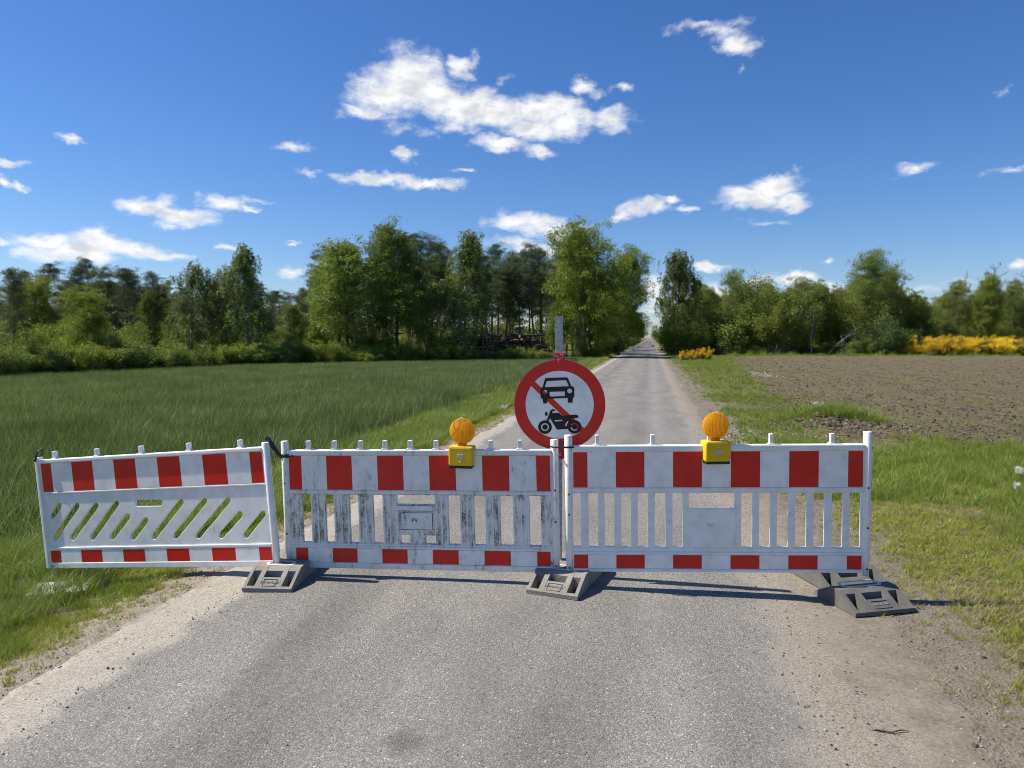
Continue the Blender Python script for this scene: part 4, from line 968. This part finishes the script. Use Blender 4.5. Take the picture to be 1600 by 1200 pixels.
# broom: green twigs below, blossom as crown
w_, c_, H_ = shrub(71, 2.4, 3.2, 34, .09, .055, 290, .46, .5); mk('broom', 'broom_bush', (w_, c_, H_), B_dark, L_broomflower)
_, c2_, _ = shrub(72, 2.0, 3.1, 30, .12, .04, 420, .0); c2_.materials.append(L_broomgreen); BROOM_GREEN = c2_

# left wood: its front trees
FRONT = [('birch1', 392, 48, 362, 1.15, 'tallest cone-shaped birch standing alone in front of the left wood'),
 ('birch2', 300, 47, 398, 1.15, 'broad drooping birch with a leaning dark trunk, left of the tall cone-shaped birch'),
 ('oak2', 140, 40, 452, 1.0, 'round bright green oak at the wheat edge below the pine tops'),
 ('oak2', 62, 46, 436, .85, 'yellow-green oak behind the wheat, second tree from the left frame edge'),
 ('pine2', 16, 35, 396, .95, 'slim dark pine at the extreme left frame edge'),
 ('alder2', 455, 52, 470, 1.0, 'low yellow-green tree filling the dip right of the tall birch'),
 ('alder2', 540, 54, 374, 1.3, 'feathery twin-trunked tree left of the dark alder'),
 ('alder1', 622, 55, 352, 1.05, 'dense dark alder with a thick forked trunk in front of the pines'),
 ('birch1', 716, 56, 340, 1.2, 'tall loose birch with white trunk just right of the dark alder'),
 ('birch2', 668, 57, 400, .6, 'small slender birch squeezed between alder and tall white-trunked birch'),
 ('alder1', 232, 45, 452, .7, 'small green tree between round oak and broad birch'),
 ('alder2', 500, 56, 425, .6, 'thin green tree at the left flank of the feathery twin-trunked tree'),
 ('oak1', 924, 63, 358, .86, 'big yellow-green oak beside the road, first of the left avenue'),
 ('oak1', 966, 71, 398, .78, 'second yellow-green oak of the left avenue, its crown reaching toward the road'),
 ('birch1', 906, 61, 440, .6, 'pair-trunked white birch under the big yellow-green oak'),
 ('alder1', 868, 62, 470, .7, 'low dark tree behind the sign pole'),
]
for k, px, Z, top, ws, lb in FRONT: inst(k, px, Z, top, lb, 'tree', ws=ws)
PINES = [(-40, 400), (45, 404), (75, 392), (108, 425), (130, 398), (146, 384), (166, 400), (185, 425), (205, 400), (218, 405), (244, 408), (262, 425), (335, 428), (360, 420), (430, 440), (450, 446), (475, 440), (505, 420),
 (556, 360), (592, 358), (575, 395), (640, 344), (658, 352), (683, 362), (742, 372), (768, 362), (790, 378), (812, 376), (828, 366), (846, 370), (862, 392), (885, 378), (700, 372), (610, 380), (530, 372), (755, 392), (800, 390), (838, 395)]
rp = random.Random(5)
for i, (px, top) in enumerate(sorted(PINES)):
    Z = D_edge(px) + 12 + rp.uniform(-2, 6) + (3 if px < 500 else 6)
    inst(('pine1', 'pine2', 'pine3')[i % 3], px, Z, top, '%s dark pine from the left among those topping the left wood' % ordn(i + 1), 'tree', 'pines of the left wood', ws=rp.uniform(.85, 1.1))
for i in range(95):
    px = rp.uniform(-120, 885); Z = D_edge(px) + rp.uniform(17, 60)
    base = 425 if px < 500 else 395
    inst(('pine1', 'pine2', 'pine3')[i % 3], px, Z, base + rp.uniform(0, 30), 'slim pine deep inside the wood, mostly hidden by the trees in front', 'tree', 'pines deep in the left wood', ws=rp.uniform(.85, 1.15))
# undergrowth in front of and between the trees
for i in range(64):
    px = -30 + i * 15.4 + rp.uniform(-6, 6)
    if px > 950: break
    Z = D_edge(px) + rp.uniform(.6, 3.0); top = rp.uniform(516, 546) - (6 if px < 200 else 0)
    if 690 < px < 860: top = rp.uniform(528, 546)
    inst(('shrub1', 'shrub2', 'shrub3', 'shrub1')[rp.randrange(4)], px, Z, top, '%s low shrub from the left in the row along the far wheat edge' % ordn(i + 1), 'shrub', 'shrubs along the wood edge', ws=rp.uniform(.9, 1.5))
for i in range(30):
    px = -60 + i * 31 + rp.uniform(-8, 8)
    if 735 < px < 850: continue
    Z = D_edge(px) + rp.uniform(4, 11); top = rp.uniform(468, 515)
    inst(('shrub2', 'shrub3', 'shrub1')[rp.randrange(3)], px, Z, top, '%s leafy undergrowth shrub from the left between the trunks of the wood' % ordn(i + 1), 'shrub', 'undergrowth inside the wood', ws=rp.uniform(.7, 1.0))
for i in range(18):
    px = -60 + i * 54 + rp.uniform(-8, 8); Z = D_edge(px) + rp.uniform(38, 62)
    inst(('shrub3', 'alder1', 'shrub3')[i % 3], px, Z, rp.uniform(455, 492), 'dark leafy tree far back in the shade of the pine wood', 'tree', 'dark growth at the back of the wood', ws=1.3)
# cut logs stacked among the pines
lg = MB(); lg.mi = 0; lg.tube([(0, 0, 0), (0, 3.4, 0)], [.12, .10], 8, False)
lg.mi = 1; lg.lathe([(0, 0), (.116, 0)], 8, Matrix.Translation((0, -.002, 0)) @ Matrix.Rotation(R(90), 4, 'X'), False)
log0 = lg.build('cut_log', [B_dark, B_cut]); first = True
for r_ in range(11):
    for c_i in range(20 - r_):
        if r_ > 3 + 7 * abs(math.sin(c_i * .9 + 1)) or rp.random() < .12: continue
        o = log0 if first else log0.copy()
        if not first: col.objects.link(o)
        first = False
        p = PZ(762 + (c_i + r_ * .5) * 4.1 + rp.uniform(-1.5, 1.5), 66 + rp.uniform(-.4, .4))
        o.location = (p.x, p.y, .12 + r_ * .21 + rp.uniform(-.05, .08)); o.rotation_euler = (rp.uniform(-.1, .1), 0, YAW + rp.choice((rp.uniform(-.3, .3), rp.uniform(-1.3, 1.3)))); s = rp.uniform(.6, 1.35); o.scale = (s, 1, s)
        tag(o, 'brown pine log with a sawn end in the big heap among the trunks', 'log', 'logs stacked in the wood')
# avenue down the road
for i in range(26):
    y = 76 + i * 9 + rp.uniform(-2, 2) + i * i * .25
    for sd_, nm in ((-1, 'left'), (1, 'right')):
        if sd_ > 0 and i < 1: continue
        x = (-7.0 if sd_ < 0 else 7.2) + rp.uniform(-.5, .5)
        if sd_ < 0: h = rp.uniform(9, 10.4); key = ('alder1', 'oak2', 'oak3')[i % 3]
        else: h = rp.uniform(6.8, 8.2); key = ('alder2', 'alder1', 'birch3')[i % 3]
        inst(key, 0, 0, 0, '%s nearest leafy avenue tree on the %s side of the road' % (ordn(i + 1 - (sd_ > 0)), nm), 'tree', '%s avenue trees' % nm, ws=(.85 if i < 3 else 1.05), loc=(x, y, 0), hgt=h)
for i in range(22):
    y = 70 + i * 8
    for sd_, nm in ((-1, 'left'), (1, 'right')):
        if sd_ < 0 and i < 1: continue
        inst(('shrub3', 'shrub2', 'shrub1')[i % 3], 0, 0, 0, '%s nearest shrub under the avenue trees on the %s side of the road' % (ordn(i + 1 - (sd_ < 0)), nm), 'shrub', 'shrubs under the %s avenue' % nm, ws=1.1, loc=((-4.2 if sd_ < 0 else 4.6) + rp.uniform(-.5, .5), y + rp.uniform(-2, 2) + (4 if sd_ > 0 else 0), 0), hgt=rp.uniform(1.8, 3.0))
# trees closing the far end of the road
for i, (px, Z, top) in enumerate(((1000, 420, 516), (1034, 430, 514), (1022, 520, 518), (985, 400, 512), (1048, 400, 510))):
    inst('alder1', px, Z, top, ('small tree closing the left side of the road end', 'small tree closing the right side of the road end', 'low tree straight above the far end of the road', 'outermost small tree left of the road end', 'outermost small tree right of the road end')[i], 'tree', 'trees at the end of the road', ws=1.6)
# right side
RIGHT = [('birch3', 1054, 74, 393, 1.08, 'tall columnar birch beside the road, right of the vanishing point'),
 ('wide', 1094, 78, 455, .8, 'lower green tree leaning on the right flank of the columnar birch'),
 ('shrub1', 1062, 70, 492, 1.0, 'bright fresh shrub at the foot of the columnar birch'),
 ('wide', 1150, 76, 430, .75, 'dark rounded tree at the left end of the right-hand hedge'),
 ('shrub2', 1118, 72, 480, 1.2, 'greyish green shrub behind the small yellow brooms'),
 ('hedge2', 1205, 74, 430, 1.15, 'dense dark thicket of thin pale stems, leaves only above'),
 ('wide', 1242, 76, 440, .8, 'dark rounded tree joining the thin-stemmed thicket on its right'),
 ('wide2', 1290, 77, 442, .85, 'broad light green tree behind the pale leaning branches'),
 ('hedge1', 1326, 79, 432, 1.1, 'light green bush left of the tallest hedge tree'),
 ('wide', 1364, 78, 401, .85, 'tallest tree of the right-hand hedge with loose grey-green top'),
 ('wide2', 1392, 80, 420, .7, 'grey-green tree right behind the tallest hedge tree'),
 ('haw', 1382, 71, 488, 1.15, 'dark hawthorn bush dotted with white blossom beside the yellow broom hedge'),
 ('wide2', 1440, 80, 460, .95, 'olive tree behind the left end of the yellow broom hedge'),
 ('wide', 1490, 80, 446, .85, 'dark green tree behind the middle of the yellow broom'),
 ('wide2', 1528, 78, 432, .7, 'green pointed tree behind the yellow broom'),
 ('wide', 1578, 80, 445, .8, 'green tree near the right frame edge behind the broom'),
 ('hedge2', 1625, 80, 438, .9, 'green bush cut by the right frame edge'),
 ('bare1', 1478, 90, 430, .9, 'thin leafless grey tree, left one of the three above the right hedge'),
 ('bare2', 1520, 92, 415, 1.0, 'bushy leafless grey tree in the middle above the right hedge'),
 ('bare1', 1572, 88, 402, .8, 'tallest leafless tree with upright twigs near the right frame edge'),
 ('bare2', 1606, 90, 410, 1.0, 'spreading leafless tree at the right frame edge'),
 ('shrub2', 1340, 70, 525, 1.4, 'low bush in front of the hawthorn'), ('shrub2', 1300, 71, 530, 1.6, 'low spreading weeds at the corner of the plowed field'),
 ('shrub2', 1260, 72, 536, 1.6, 'low green weeds under the pale leaning branches'), ('shrub1', 1178, 71, 535, 1.8, 'low fresh weeds beneath the stem thicket')]
for k, px, Z, top, ws, lb in RIGHT:
    inst(k, px, Z, top, lb, 'tree' if PROT[k][0].endswith('tree') else 'bush', ws=ws)
for i in range(44):   # depth behind the hedge
    px = 1075 + i * 13 + rp.uniform(-8, 8)
    prof = np.interp(px, [1075, 1150, 1250, 1320, 1370, 1420, 1500, 1620], [470, 452, 448, 450, 428, 474, 462, 455])
    inst(('wide', 'wide2', 'hedge1')[i % 3], px, rp.uniform(84, 100), prof + rp.uniform(-1, 14), 'bush in the deep rows of the right-hand hedge behind its front bushes', 'bush', 'bushes deep in the right hedge', ws=rp.uniform(.85, 1.1))
for i, (px, ti) in enumerate(((1268, -.25), (1292, .5), (1302, .75))):
    inst('snag', px, 69.5, (470, 480, 492)[i], ('upright pale dead stem in front of the hedge', 'leaning pale dead branch in front of the hedge', 'lowest leaning pale dead branch in front of the hedge')[i], 'dead branch', ws=.9, tilt=ti, rz=0)
# yellow broom
def broom(px, Z, top, label, group, ws=1.0):
    r = inst('broom', px, Z, top, label, 'bush', group, ws=ws)
    for ch in r.children:
        if ch.name.startswith('crown'): ch.name = 'blossom'
    g = bpy.data.objects.new('green_twigs', BROOM_GREEN); col.objects.link(g); g.parent = r; return r
for i in range(13):
    px = 1424 + i * 17 + rp.uniform(-4, 4); broom(px, 68.5 + rp.uniform(-.4, 1.6), rp.uniform(516, 525) if i else 532, '%s yellow broom bush from the left in the long blossoming hedge' % ordn(i + 1), 'broom bushes of the hedge', 1.0)
for px, top, lb in ((1070, 542, 'small yellow broom bush left of three beside the road'), (1086, 541, 'small yellow broom bush in the middle of three beside the road'), (1103, 537, 'largest and rightmost of the three small yellow broom bushes by the road')):
    broom(px, 55, top, lb, 'small brooms beside the road', .6)
